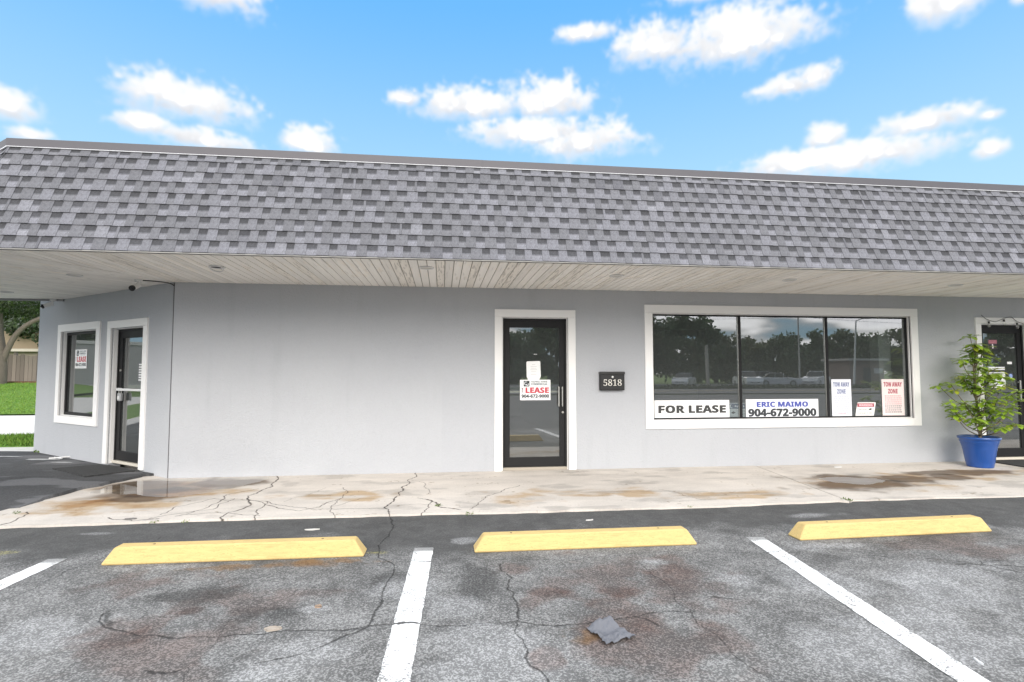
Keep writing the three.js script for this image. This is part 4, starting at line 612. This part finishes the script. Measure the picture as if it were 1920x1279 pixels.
// ------------------------------------------------------------------ mats and litter
{
  const m = (name, label, geo, mat) => single(name, geo, mat, label, 'mat');
  const rib = dataTex(256, 256, (i, j, o) => { const v = 0.02 + 0.025 * vn(i / 2, j / 2) + ((i >> 3) & 1 ? 0.012 : 0); o[0] = o[1] = o[2] = v; });
  const out = [wp(0.72, 0.07), wp(1.72, 0.07), wp(1.72, 0.66), wp(0.72, 0.66)];
  m('door_mat', 'dark worn mat on the asphalt before the angled door', plate(out, (x, z) => apronY(x, z) + 0.016, 0.01, [0, 0, 1, 1]), new THREE.MeshStandardMaterial({ map: rib, roughness: 1 }));
  m('door_mat', 'black mat on the walkway before the shop door behind the plant', plate([[8.6, 0.06], [9.9, 0.06], [9.9, 0.72], [8.6, 0.72]], 0.013, -0.003, [0, 0, 1, 1]), new THREE.MeshStandardMaterial({ map: rib, roughness: 1 }));
  // crumpled grey rag
  const g = new THREE.PlaneGeometry(0.17, 0.22, 30, 36), p = g.attributes.position; g.rotateX(-Math.PI / 2);
  for (let i = 0; i < p.count; i++) { let x = p.getX(i), z = p.getZ(i); const e = 1 + 0.25 * (fbm(Math.atan2(z, x) * 1.5 + 9, 2, 3) - 0.5); x *= e * (1 + 0.25 * z / 0.15); z *= e; const y = Math.abs(fbm(x * 12 + 3, z * 12, 4) - 0.5) * 0.12 + 0.004 + 0.012 * sst(0.02, 0.1, Math.abs(x)) * vn(x * 30, z * 30); p.setXYZ(i, x, y, z); }
  g.computeVertexNormals(); const rag = single('rag', g, std(0.15, 0.155, 0.175, { side: THREE.DoubleSide, roughness: 0.75, bumpMap: rep(grainBump, 2, 2), bumpScale: 0.0008 }), 'crumpled grey rag lying on the asphalt', 'rag'); rag.position.set(0.91, LOT_Y + 0.002, 5.02); rag.rotation.y = 0.35;
  const R = rng(91);
  const chip = (x, z, l, w, c, label, y = LOT_Y) => { const s = []; for (let k = 0; k < 9; k++) { const t = k / 9 * 6.283, r = 0.75 + 0.4 * R(); s.push([Math.cos(t) * l / 2 * r, Math.sin(t) * w / 2 * r]); } const o = single('debris', plate(s, (a, b) => 0.006 + 0.004 * R(), 0, null), std(...c, { roughness: 0.8 }), label, 'litter', 'bits of litter on the ground'); o.position.set(x, y, z); o.rotation.y = R() * 0.6 - 0.3; };
  chip(-1.16, 2.71, 0.13, 0.03, [0.7, 0.68, 0.64], 'flat white stick between the walkway and a wheel stop, nearer the corner');
  chip(1.42, 2.7, 0.07, 0.02, [0.75, 0.73, 0.7], 'small white chip on the dark asphalt behind the middle wheel stop');
  chip(-0.92, 4.73, 0.1, 0.05, [0.42, 0.36, 0.3], 'pale brown fragment lying on a crack in the asphalt');
  chip(2.63, 5.52, 0.015, 0.07, [0.8, 0.8, 0.8], 'tiny white strip at the near end of the long bay line');
  chip(5.85, 0.3, 0.16, 0.06, [0.75, 0.75, 0.74], 'white scrap on the walkway below the display window', 0);
  chip(-0.74, 4.45, 0.05, 0.04, [0.35, 0.25, 0.18], 'small brown leaf scrap above the long crack');
  chip(-2.95, 2.19, 0.12, 0.05, [0.2, 0.19, 0.18], 'dark broken concrete crumb at the cracked walkway edge', 0);
  const pp = single('broken_pipe', merge([cyl([0, 0.014, 0], [0.3, 0.02, -0.16], 0.012, 0.012), cyl([0.02, 0.014, -0.1], [0.2, 0.016, 0.02], 0.011, 0.011)]), M.whitePlastic, 'broken white pipe pieces lying by the angled wall', 'litter'); pp.position.set(-6.16, apronY(-6.1, -1.75), -1.72);
}
// ------------------------------------------------------------------ wheel stops
{
  const paint = dataTex(1024, 256, (i, j, o) => { const n = fbm(i / 50, j / 50, 5), f = vn(i / 2, j / 2), d = Math.max(sst(0.66, 0.74, fbm(i / 9 + 5, j / 9, 4)), 0.6 * sst(0.62, 0.72, fbm(i / 60 + 50, j / 14 + 8, 5))), m = 1 + (n - 0.5) * 0.2 + (f - 0.5) * 0.05; o[0] = mix(0.76 * m, 0.35, d * 0.4); o[1] = mix(0.55 * m, 0.27, d * 0.4); o[2] = mix(0.225 * m, 0.12, d * 0.5); });
  const mat = new THREE.MeshStandardMaterial({ map: paint, roughness: 0.6, bumpMap: rep(stuccoBump, 3, 1), bumpScale: 0.004 });
  const stop = (x, z, len, turn, seed, label) => {
    const g = new RoundedBoxGeometry(len, 0.125, 0.17, 4, 0.014), p = g.attributes.position;
    const q = new THREE.BoxGeometry(1, 1, 1);
    for (let i = 0; i < p.count; i++) { const y = p.getY(i) / 0.125 + 0.5, s = Math.sign(p.getX(i)), lo = 1 - clamp(y / 0.15); let zz = p.getZ(i) * mix(1, 0.62, clamp((y - 0.12) / 0.88)), xx = p.getX(i) - s * 0.075 * clamp((y - 0.12) / 0.88); const n = fbm(p.getX(i) * 9 + seed, p.getZ(i) * 9, 3) - 0.5; p.setXYZ(i, xx + s * n * 0.006, p.getY(i) + 0.0625 + n * 0.003, zz + n * 0.008 + lo * (fbm(p.getX(i) * 30 + seed * 3, 1, 2) - 0.5) * 0.006); }
    g.computeVertexNormals();
    const t = thing('wheel_stop', label, 'wheel stop', [x, LOT_Y - 0.002, z], turn, 'yellow wheel stops heading the bays');
    mesh('block', g, mat, t);
    for (const s of [-0.62, 0.62]) mesh('anchor_pin', new THREE.CylinderGeometry(0.009, 0.009, 0.004, 14).translate(s, 0.1255, 0), std(0.22, 0.15, 0.08, { roughness: 0.7 }), t);
  };
  stop(-1.54, 3.43, 1.90, -0.015, 1, 'yellow wheel stop standing in brown rusty runoff, nearest the angled door');
  stop(1.185, 3.47, 1.84, -0.01, 2, 'yellow wheel stop straight before the front door');
  stop(3.96, 3.46, 1.88, 0.02, 3, 'yellow wheel stop before the display window');
}
// ------------------------------------------------------------------ plants
function leafCloud(R, n, place, size, tone, flat = 0.5) {   // many small folded leaves; tone(R) -> rgb
  const pos = new Float32Array(n * 18), nor = new Float32Array(n * 18), col = new Float32Array(n * 18); const a = new THREE.Vector3(), b = new THREE.Vector3(), c = new THREE.Vector3(), nn = new THREE.Vector3();
  for (let i = 0; i < n; i++) {
    const P = place(R), s = size * (0.6 + 0.8 * R()); a.set(R() - 0.5, (R() - 0.5) * flat * 2 - 0.2, R() - 0.5).normalize(); b.set(R() - 0.5, R() - 0.5, R() - 0.5).cross(a).normalize(); c.crossVectors(a, b);
    const v = [[0, 0, 0], [0.5, 0.28, 0.06], [1, 0, 0], [0.5, -0.28, 0.06]].map(q => [P[0] + s * (a.x * q[0] + b.x * q[1] + c.x * q[2]), P[1] + s * (a.y * q[0] + b.y * q[1] + c.y * q[2]), P[2] + s * (a.z * q[0] + b.z * q[1] + c.z * q[2])]);
    const k = tone(R); nn.copy(c).negate(); let o = i * 18; for (const t of [0, 1, 2, 0, 2, 3]) { pos.set(v[t], o); nor[o] = nn.x; nor[o + 1] = nn.y; nor[o + 2] = nn.z; col.set(k, o); o += 3; }
  }
  const g = new THREE.BufferGeometry(); g.setAttribute('position', new THREE.BufferAttribute(pos, 3)); g.setAttribute('normal', new THREE.BufferAttribute(nor, 3)); g.setAttribute('color', new THREE.BufferAttribute(col, 3)); g.setAttribute('uv', new THREE.BufferAttribute(new Float32Array(n * 12), 2)); return g;
}
const leafMat = new THREE.MeshPhysicalMaterial({ vertexColors: true, side: THREE.DoubleSide, roughness: 0.9, transmission: 0.45, thickness: 0 });
const inClumps = clumps => R => { const c = clumps[Math.floor(R() * clumps.length)]; const u = R() * 2 - 1, t = R() * 6.283, r = Math.pow(R(), 0.45), s = Math.sqrt(1 - u * u); return [c[0] + c[3] * r * s * Math.cos(t), c[1] + c[3] * 0.75 * r * u, c[2] + c[3] * r * s * Math.sin(t)]; };
{
  const pot = thing('plant_pot', 'large glossy blue flower pot on the walkway by the shop door', 'pot', [8.02, -0.004, 0.5]);
  const prof = [[0.001, 0.0], [0.232, 0.0], [0.24, 0.012], [0.256, 0.07], [0.261, 0.075], [0.26, 0.083], [0.3, 0.26], [0.307, 0.266], [0.306, 0.28], [0.325, 0.335], [0.334, 0.34], [0.334, 0.355], [0.345, 0.37], [0.352, 0.375], [0.356, 0.41], [0.378, 0.418], [0.388, 0.432], [0.384, 0.45], [0.368, 0.455], [0.352, 0.445], [0.34, 0.40], [0.001, 0.40]];
  const glaze = dataTex(512, 256, (i, j, o) => { const n = fbm(i / 40, j / 40, 4), m = 1 + (n - 0.5) * 0.35; o[0] = 0.008 * m; o[1] = 0.07 * m; o[2] = 0.3 * m; });
  mesh('bowl', new THREE.LatheGeometry(prof.slice(0, 21).map(p => new THREE.Vector2(p[0] * 0.68, p[1])), 64), new THREE.MeshPhysicalMaterial({ map: glaze, roughness: 0.35, clearcoat: 0.5, clearcoatRoughness: 0.2 }), pot);
  mesh('soil', new THREE.CylinderGeometry(0.229, 0.229, 0.02, 40).translate(0, 0.4, 0), std(0.05, 0.035, 0.025, { roughness: 1, bumpMap: rep(grainBump, 3, 3), bumpScale: 0.02 }), pot);
  const pl = thing('potted_shrub', 'young umbrella leaf shrub with bright green whorled leaves growing in the blue pot', 'plant', [8.02, 0.4, 0.5]);
  const R = rng(66), tips = [[8.11, 1.96, 0.35], [8.11, 1.73, 0.54], [7.99, 1.71, 0.43], [7.71, 1.60, 0.57], [7.88, 1.62, 0.59], [8.56, 1.63, 0.24], [8.14, 1.36, 0.21], [7.78, 1.40, 0.72], [8.34, 1.31, 0.36], [8.51, 1.45, 0.35], [8.12, 1.34, 0.82], [7.39, 1.21, 0.49], [7.37, 1.23, 0.72], [7.93, 1.22, 0.50], [7.98, 1.14, 0.60], [8.70, 1.19, 0.29], [8.62, 1.13, 0.59], [7.33, 0.98, 0.74], [7.78, 0.95, 0.52], [7.43, 0.88, 0.66], [7.51, 0.78, 0.62], [8.21, 0.89, 0.24], [7.99, 0.98, 0.67], [8.31, 1.01, 0.57], [8.73, 1.02, 0.39], [8.96, 0.97, 0.3], [7.72, 0.74, 0.74], [8.31, 0.75, 0.49], [7.93, 0.63, 0.65], [8.11, 0.6, 0.78], [8.51, 0.64, 0.64], [8.23, 0.84, 0.77], [8.39, 1.21, 0.44], [7.89, 1.83, 0.62]].map(p => [p[0] - 8.02, p[1] - 0.4, p[2] - 0.5]);
  for (let k = 0; k < 15; k++) { const y = 0.25 + R() * 1.15, rr = 0.42 * (1.25 - y * 0.72) * Math.sqrt(R()), a = R() * 6.283; tips.push([Math.cos(a) * rr + 0.06, y, Math.sin(a) * rr * 0.75]); }
  const stemAt = y => [0.02 * Math.sin(y * 5) + 0.05 * y, y, 0.02 * Math.cos(y * 4) - 0.05 * y];
  mesh('stem', taper([0, 0.3, 0.65, 1.0, 1.35, 1.56].map(stemAt), [0.022, 0.019, 0.015, 0.011, 0.007, 0.004], 8), std(0.2, 0.16, 0.11), pl);
  const twigs = []; const rows = [];
  const lf = []; // obovate leaf in six triangles
  const addLeaf = (P, dir, len, tone) => {
    const d = new THREE.Vector3(...dir).normalize(), sd = new THREE.Vector3().crossVectors(d, new THREE.Vector3(0, 1, 0)).normalize(), up = new THREE.Vector3().crossVectors(sd, d), w = len * 0.21;
    const pt = (t, s, h) => [P[0] + d.x * t * len + sd.x * s * w + up.x * h * len, P[1] + d.y * t * len + sd.y * s * w + up.y * h * len, P[2] + d.z * t * len + sd.z * s * w + up.z * h * len];
    const L = [pt(0, 0, 0), pt(0.4, -0.7, 0.05), pt(0.4, 0, 0.02), pt(0.4, 0.7, 0.05), pt(0.75, -1, 0.02), pt(0.75, 0, -0.02), pt(0.75, 1, 0.02), pt(1, 0, -0.1)];
    for (const [a, b, c] of [[0, 2, 1], [0, 3, 2], [1, 2, 5], [1, 5, 4], [2, 3, 6], [2, 6, 5], [4, 5, 7], [5, 6, 7]]) for (const k of [a, b, c]) { rows.push(...L[k]); lf.push(...tone); }
  };
  for (const t of tips) {
    const h = Math.max(0.05, t[1] - 0.22 - 0.25 * Math.hypot(t[0], t[2])), s = stemAt(h), m = [mix(s[0], t[0], 0.55), mix(s[1], t[1], 0.35), mix(s[2], t[2], 0.55)];
    mesh('branch', taper([s, m, t], [0.008, 0.006, 0.004], 6), std(0.16, 0.13, 0.08), pl);
    for (const [q, sc] of [[t, 1], [[mix(m[0], t[0], 0.6), mix(m[1], t[1], 0.6) + 0.02, mix(m[2], t[2], 0.6)], 0.85]]) { if (sc < 1 && R() < 0.12) continue; const n = 9 + (R() * 4 | 0), a0 = R() * 6, yel = R() < 0.2 ? 1 : 0; for (let k = 0; k < n; k++) { const a = a0 + k / n * 6.283 + (R() - 0.5) * 0.4, y = 0.32 - R() * 0.75, v = 0.65 + 0.7 * R(); addLeaf(q, [Math.cos(a), y, Math.sin(a)], (0.13 + R() * 0.06) * sc, [(0.3 + yel * 0.14) * v, (0.45 + yel * 0.04) * v, 0.04 * v]); } }
  }
  const g = new THREE.BufferGeometry(); g.setAttribute('position', new THREE.Float32BufferAttribute(rows, 3)); g.setAttribute('color', new THREE.Float32BufferAttribute(lf, 3)); g.computeVertexNormals(); mesh('foliage', g, new THREE.MeshPhysicalMaterial({ vertexColors: true, side: THREE.DoubleSide, roughness: 0.45, transmission: 0.3, thickness: 0 }), pl);
}
{ // weeds in the joints
  const R = rng(14), spots = [[-0.03, 2.02, 0.05, 'green weed in the wide crack of the walkway'], [0.28, 2.37, 0.05, 'thin weed at the walkway edge near the front door'], [4.45, 2.3, 0.08, 'leafy weed where the walkway joint meets the asphalt'], [-2.69, 2.3, 0.05, 'low weed at the cracked walkway edge nearest the angled door'], [-2.4, 2.33, 0.04, 'sparse weed along the cracked walkway edge'], [-4.2, 1.82, 0.05, 'weed at the pointed end of the walkway'], [2.6, 2.36, 0.04, 'tiny weed at the walkway edge before the display window'], [-6.9, -2.62, 0.1, 'weed tuft at the foot of the angled wall beside the side walk']];
  for (let [x, z, s, label] of spots) { const y = x < -6 ? apronY(x, z) : z > 2.28 ? LOT_Y + 0.005 : 0; s *= 0.6; const g = leafCloud(R, 30, r => { const a = r() * 6.28, q = s * Math.sqrt(r()) * 1.4; return [Math.cos(a) * q, 0.006 + r() * s * 0.5, Math.sin(a) * q * 0.5]; }, s * 0.5, r => { const v = 0.6 + r() * 0.7; return [0.14 * v, 0.22 * v, 0.03 * v]; }, 0.9); const o = single('weed', g, leafMat, label, 'weed', 'weeds in the paving joints'); o.position.set(x, y, z); }
}
function tree(name, label, [x, y, z], { trunk, crown, leaves, size, tone, seed, category = 'tree', group }) {
  const t = thing(name, label, category, [x, y, z], 0, group), R = rng(seed);
  for (const [pts, rad] of trunk) mesh(pts === trunk[0][0] ? 'trunk' : 'limb', taper(pts, rad, 9), M.bark, t);
  mesh('crown', leafCloud(R, leaves, inClumps(crown), size, tone), leafMat, t); return t;
}
const green = (r, g, b) => R => { const v = 0.5 + R() * 0.9; return [r * v * (0.85 + R() * 0.3), g * v, b * v]; };
function clumps(seed, n, cx, cy, cz, rx, ry, rz, s0, s1) { const R = rng(seed), o = []; while (o.length < n) { const x = R() * 2 - 1, y = R() * 2 - 1, z = R() * 2 - 1; if (x * x + y * y + z * z > 1) continue; o.push([cx + x * rx, cy + y * ry, cz + z * rz, mix(s0, s1, R())]); } return o; }
// the garden seen past the angled wall
{
  const bark = [[[0, -0.2, 0], [0.05, 1.2, 0], [-0.1, 2.6, 0.1], [-0.2, 4.5, 0]], [0.34, 0.29, 0.25, 0.18]];
  tree('oak_tree', 'old grey trunked tree with a curved limb and hanging green foliage on the lawn', [-20.45, 0.9, -20.7], { trunk: [bark, [[[0.1, 0.7, 0], [0.45, 1.6, 0.1], [0.9, 2.35, 0.2], [1.7, 2.95, 0.3], [3.2, 3.4, 0.2]], [0.13, 0.12, 0.11, 0.1, 0.06]], [[[-0.1, 2.4, 0], [-1.2, 3.6, 0.3], [-2.6, 4.4, 0.2]], [0.16, 0.12, 0.07]]], crown: [...clumps(3, 60, 0, 4.9, 0, 3.8, 1.7, 3, 0.5, 0.95), [-0.6, 3.1, 0.6, 0.5], [-0.2, 2.6, 0.8, 0.35], [-0.3, 3.5, 0.8, 0.55], [0.4, 3.6, 0.6, 0.4], [-0.5, 2.2, 0.7, 0.25]], leaves: 26000, size: 0.15, tone: green(0.065, 0.115, 0.025), seed: 8 });
  tree('background_tree', 'dark green tree filling the gap behind the garden fence', [-23.5, 0.8, -33], { trunk: [[[[0, 0, 0], [0.1, 2, 0], [0, 4, 0]], [0.3, 0.25, 0.15]]], crown: clumps(5, 60, 0, 4.6, 0, 5, 2.9, 2.5, 0.8, 1.4), leaves: 20000, size: 0.26, tone: green(0.04, 0.075, 0.02), seed: 9, group: 'trees beyond the garden fence' });
  tree('background_tree', 'tall dark tree behind the brown roofed house', [-33, 0.8, -44], { trunk: [[[[0, 0, 0], [0.1, 3, 0], [0, 6, 0]], [0.4, 0.3, 0.2]]], crown: clumps(6, 70, 0, 8, 0, 8, 5.5, 4, 1.2, 2), leaves: 20000, size: 0.4, tone: green(0.04, 0.07, 0.02), seed: 10, group: 'trees beyond the garden fence' });
  tree('background_tree', 'wide dark tree to the far side of the garden', [-24, 0.8, -46], { trunk: [[[[0, 0, 0], [0.1, 3, 0], [0, 6, 0]], [0.4, 0.3, 0.2]]], crown: clumps(7, 70, 0, 7, 0, 8, 5, 4, 1.2, 2), leaves: 20000, size: 0.4, tone: green(0.035, 0.065, 0.02), seed: 11, group: 'trees beyond the garden fence' });
  const f = thing('wooden_fence', 'weathered wooden plank fence behind the lawn', 'fence', [-24, 0.95, -23.4]); const wood = [0.16, 0.2, 0.24, 0.13].map(v => std(v * 1.15, v, v * 0.82, { roughness: 0.9 })), R = rng(5);
  for (let k = 0; k < 34; k++) mesh('plank', box(0.19 * k + 0.006, 0.19 * k + 0.182, 0.02, 1.3 + R() * 0.12, -0.012 + R() * 0.008, 0.012 + R() * 0.008), wood[R() * 4 | 0], f);
  for (let k = 0; k < 4; k++) mesh('post', box(2 * k + 0.3, 2 * k + 0.42, -0.1, 1.5, -0.15, -0.03), wood[3], f);
  for (const y of [0.35, 1.05]) mesh('rail', box(0, 6.4, y, y + 0.09, -0.06, -0.02), wood[1], f);
  const h = thing('garden_house', 'low house with a brown gabled roof behind the fence', 'house', [-28.5, 0.8, -33]);
  mesh('wall', box(-4, 7, 0, 2.2, -4, 0), std(0.3, 0.26, 0.21), h); const rs = new THREE.Shape([[-5, 2.1], [2.2, 4.0], [8, 2.1]].map(p => new THREE.Vector2(...p))); mesh('roof', new THREE.ExtrudeGeometry(rs, { depth: 5, bevelEnabled: false }).translate(0, 0, -4.6), std(0.27, 0.21, 0.15, { roughness: 0.9 }), h); mesh('window', box(3.4, 4.4, 0.9, 1.7, 0, 0.03), std(0.05, 0.05, 0.06, { roughness: 0.1 }), h); mesh('fascia', box(-4.6, 7.6, 2.02, 2.2, 0.42, 0.46), std(0.5, 0.46, 0.4), h);
  const wh = thing('grey_warehouse', 'long low grey building across the lawn, mirrored in the angled wall window', 'building', [-52, 0, -18], 1.2);
  mesh('wall', box(-22, 22, 0, 3.9, -8, 0), std(0.34, 0.34, 0.36), wh); mesh('parapet', box(-22.1, 22.1, 3.9, 4.2, -8.1, 0.08), std(0.5, 0.5, 0.52), wh); mesh('plinth', box(-22.05, 22.05, 0, 0.35, -8.05, 0.06), std(0.6, 0.6, 0.58), wh); mesh('door', box(8, 9.2, 0.35, 2.5, 0, 0.05), std(0.2, 0.2, 0.22), wh);
  [[-62, -4], [-66, -24], [-60, 14]].forEach(([x, z], i) => tree('background_tree', ['tree rising behind the middle of the grey warehouse', 'tree rising behind one end of the grey warehouse', 'tree rising behind the other end of the grey warehouse'][i], [x, 0, z], { trunk: [[[[0, 0, 0], [0.1, 3, 0], [0, 5, 0]], [0.4, 0.3, 0.2]]], crown: clumps(40 + i, 40, 0, 5.6, 0, 6, 2, 6, 1, 1.8), leaves: 5000, size: 0.6, tone: green(0.045, 0.08, 0.025), seed: 50 + i, group: 'trees behind the grey warehouse' }));
}
// ------------------------------------------------------------------ across the road: what the panes mirror
{
  const spec = [[8, 66, 7.5, 6], [16, 70, 9.5, 7], [25, 66, 11.5, 7.5], [33, 66, 11, 7], [41, 72, 7.6, 6], [48, 74, 7.2, 6], [55, 72, 8.4, 6.5], [62, 70, 8.6, 6.5], [69, 68, 8.8, 7], [78, 70, 10, 7], [88, 68, 12, 8], [99, 70, 13, 8]];
  const words = ['low tree opposite the front door', 'round tree beside the low tree opposite the front door', 'tallest tree mirrored at the edge of the first window pane', 'tall tree mirrored beyond the stub post', 'lower tree below the sky gap mirrored in the middle pane', 'lowest tree mirrored behind the white sport utility car', 'tree mirrored beside the street lamp', 'tree mirrored behind the brick kiosk', 'tree mirrored near the window end', 'tree mirrored in the shop door behind the plant', 'tall tree mirrored in the shop door beside the poster', 'tall tree at the far end of the row across the road'];
  spec.forEach(([x, z, h, w], i) => tree('roadside_tree', words[i], [x, -0.1, z], { trunk: [[[[0, 0, 0], [0.1, h * 0.3, 0], [0, h * 0.6, 0]], [0.35, 0.28, 0.15]]], crown: clumps(80 + i, 52, 0, h * 0.5, 0, w * 0.72, h * 0.45, 3.4, 1.0, 1.7), leaves: 9000, size: 0.6, tone: green(0.095 + 0.012 * (i % 3), 0.14, 0.065), seed: 90 + i, group: 'trees across the road' }));
  const wheelG = new THREE.CylinderGeometry(0.33, 0.33, 0.2, 22).rotateX(Math.PI / 2), rimG = new THREE.CylinderGeometry(0.2, 0.2, 0.212, 16).rotateX(Math.PI / 2), tyre = std(0.02, 0.02, 0.02), rim = std(0.4, 0.4, 0.4, { metalness: 0.8, roughness: 0.35 }), glassM = std(0.02, 0.025, 0.03, { roughness: 0.05 });
  function car(x, z, turn, paint, tall, label) {
    const t = thing('parked_car', label, 'car', [x, -0.05, z], turn, 'cars parked across the road'), H = tall ? 1.62 : 1.42, b = tall ? 0.98 : 0.88, sp = (pts, d) => { const s = new THREE.Shape(); s.moveTo(...pts[0]); s.splineThru(pts.slice(1).map(p => new THREE.Vector2(...p))); return s; };
    const low = new THREE.Shape([[-2.2, 0.3], [-1.75, 0.28], [-1.7, 0.5], [-1.4, 0.68], [-1.1, 0.5], [-1.05, 0.26], [1.0, 0.26], [1.05, 0.5], [1.35, 0.68], [1.65, 0.5], [1.7, 0.28], [2.15, 0.3], [2.25, 0.55], [2.2, b - 0.12], [1.2, b], [-1.9, b + 0.02], [-2.2, b - 0.08], [-2.26, 0.55]].map(p => new THREE.Vector2(...p)));
    mesh('body', new THREE.ExtrudeGeometry(low, { depth: 1.56, bevelEnabled: true, bevelSize: 0.07, bevelThickness: 0.1, bevelSegments: 3 }).translate(0, 0, -0.78), paint, t);
    const cab = new THREE.Shape((tall ? [[-2.05, b - 0.02], [-1.7, H - 0.12], [-1.3, H], [-0.1, H], [0.25, H - 0.05], [1.0, b - 0.02]] : [[-1.75, b - 0.02], [-1.1, H - 0.05], [-0.7, H], [0.05, H], [0.35, H - 0.06], [1.15, b - 0.02]]).map(p => new THREE.Vector2(...p)));
    mesh('cabin', new THREE.ExtrudeGeometry(cab, { depth: 1.3, bevelEnabled: true, bevelSize: 0.03, bevelThickness: 0.1, bevelSegments: 2 }).translate(0, 0, -0.65), glassM, t);
    mesh('roof', rbox(tall ? -1.55 : -1.0, 0.1, H + 0.0, H + 0.045, -0.66, 0.66, 0.02), paint, t);
    for (const s of [-1, 1]) { for (const wx of [-1.4, 1.35]) { const w = mesh('wheel', wheelG, tyre, t); w.position.set(wx, 0.33, s * 0.78); mesh('rim', rimG, rim, w); } mesh('headlight', rbox(2.12, 2.28, b - 0.3, b - 0.17, s * 0.62 - 0.2, s * 0.62 + 0.2, 0.03), M.whitePlastic, t); mesh('door_mirror', rbox(0.75, 0.9, b, b + 0.13, s * 0.93 - 0.1, s * 0.93 + 0.1, 0.03), paint, t); mesh('tail_light', rbox(-2.3, -2.18, b - 0.25, b - 0.08, s * 0.66 - 0.15, s * 0.66 + 0.15, 0.02), std(0.4, 0.02, 0.02), t); for (const px of tall ? [-0.9, 0.15] : [-0.45, 0.4]) mesh('pillar', rbox(px - 0.03, px + 0.03, b - 0.02, H - 0.02, s * 0.76 - 0.012, s * 0.76 + 0.012), paint, t); }
    mesh('grille', rbox(2.2, 2.3, 0.42, 0.62, -0.5, 0.5, 0.02), M.black, t); mesh('number_plate', rbox(2.28, 2.31, 0.46, 0.56, -0.2, 0.2, 0.005), M.whitePlastic, t);
  }
  const P = (r, g, b) => new THREE.MeshPhysicalMaterial({ color: lin(r, g, b), roughness: 0.35, clearcoat: 1, clearcoatRoughness: 0.05 });
  car(27.2, 52.5, 2.2, P(0.75, 0.75, 0.76), false, 'white low car mirrored alone in the first window pane');
  car(33.4, 50, 1.75, P(0.72, 0.72, 0.72), true, 'white car mirrored nose first beside the window mullion');
  car(37, 50, 0.35, P(0.5, 0.5, 0.52), false, 'silver car mirrored side on in the middle pane');
  car(39.5, 56, 0.5, P(0.3, 0.33, 0.36), true, 'grey car mirrored behind the silver car');
  car(42.3, 51, 2.5, P(0.8, 0.8, 0.81), true, 'white sport utility car mirrored at the end of the middle pane');
  const post = thing('stub_post', 'thick pale wooden stub post mirrored in the first window pane', 'post', [26.6, -0.1, 45.5]); mesh('post', cyl([0, 0, 0], [-0.12, 4.3, 0], 0.19, 0.16, 14), std(0.36, 0.33, 0.29), post); mesh('base_collar', cyl([0, 0, 0], [0, 0.2, 0], 0.25, 0.22, 14), std(0.3, 0.29, 0.27), post);
  const up = (x, z, h, label) => { const t = thing('utility_pole', label, 'pole', [x, -0.1, z], 0, 'utility poles across the road'); mesh('pole', cyl([0, 0, 0], [0, h, 0], 0.1, 0.06, 12), std(0.42, 0.4, 0.37), t); mesh('cross_arm', box(-1.2, 1.2, h - 0.8, h - 0.68, -0.07, 0.05), std(0.22, 0.19, 0.16), t); for (const k of [-1.1, 0, 1.1]) mesh('insulator', cyl([k, h - 0.68, 0], [k, h - 0.5, 0], 0.04, 0.03, 8), M.steel, t); };
  up(38.8, 48.8, 9.6, 'utility pole mirrored in the middle window pane'); up(-8, 46.4, 9.6, 'utility pole opposite the blank wall'); up(86, 51.3, 9.6, 'utility pole far along the road');
  [[0, 'upper road wire'], [-0.35, 'middle road wire'], [-1.5, 'lowest road wire']].forEach(([dy, n], i) => { const pts = []; for (const [a, b] of [[[-8, 46.4], [38.8, 48.8]], [[38.8, 48.8], [86, 51.3]]]) for (let k = 0; k < 12; k++) { const t = k / 12; pts.push(new THREE.Vector3(mix(a[0], b[0], t), 9.05 + dy - 1.2 * 4 * t * (1 - t) * 0.5, mix(a[1], b[1], t) + (i - 1) * 0.02)); } single('overhead_wire', new THREE.TubeGeometry(new THREE.CatmullRomCurve3(pts), 80, 0.016, 5), M.black, `${n} strung between the poles across the road`, 'wire', 'wires along the road'); });
  const sl = thing('street_lamp', 'pale street lamp mirrored in the last window pane', 'lamp post', [44.2, -0.1, 47.5]); mesh('pole', cyl([0, 0, 0], [0.5, 7.2, 0], 0.12, 0.07, 12), std(0.6, 0.6, 0.58), sl); mesh('arm', cyl([0.5, 7.2, 0], [1.3, 7.45, -0.2], 0.05, 0.04, 8), std(0.6, 0.6, 0.58), sl); mesh('head', rbox(1.1, 1.9, 7.38, 7.52, -0.4, -0.1, 0.05), std(0.65, 0.65, 0.63), sl);
  const kb = thing('brick_kiosk', 'low brown kiosk mirrored in the last window pane', 'building', [49.5, -0.05, 54]); mesh('wall', box(-2.2, 2.2, 0, 2.9, -2, 2), std(0.22, 0.16, 0.14), kb); mesh('roof', box(-2.6, 2.6, 2.9, 3.15, -2.4, 2.4), std(0.4, 0.38, 0.36), kb); mesh('door', box(-0.5, 0.5, 0, 2.1, -2.04, -2), std(0.1, 0.1, 0.1), kb); mesh('sign_panel', box(0.9, 2.0, 1.4, 2.0, -2.05, -2), std(0.5, 0.5, 0.5), kb);
  const hg = structure('roadside_hedge', leafCloud(rng(61), 9000, r => [15 + r() * 60, -0.1 + r() * 0.28, 43 + r() * 0.9 + (r() - 0.5)], 0.25, green(0.05, 0.07, 0.03)), leafMat); hg.userData = { kind: 'stuff', label: 'low rough planting along the far kerb of the road', category: 'planting' }; hg.name = 'roadside_planting';
}
renderer.render(scene, camera);
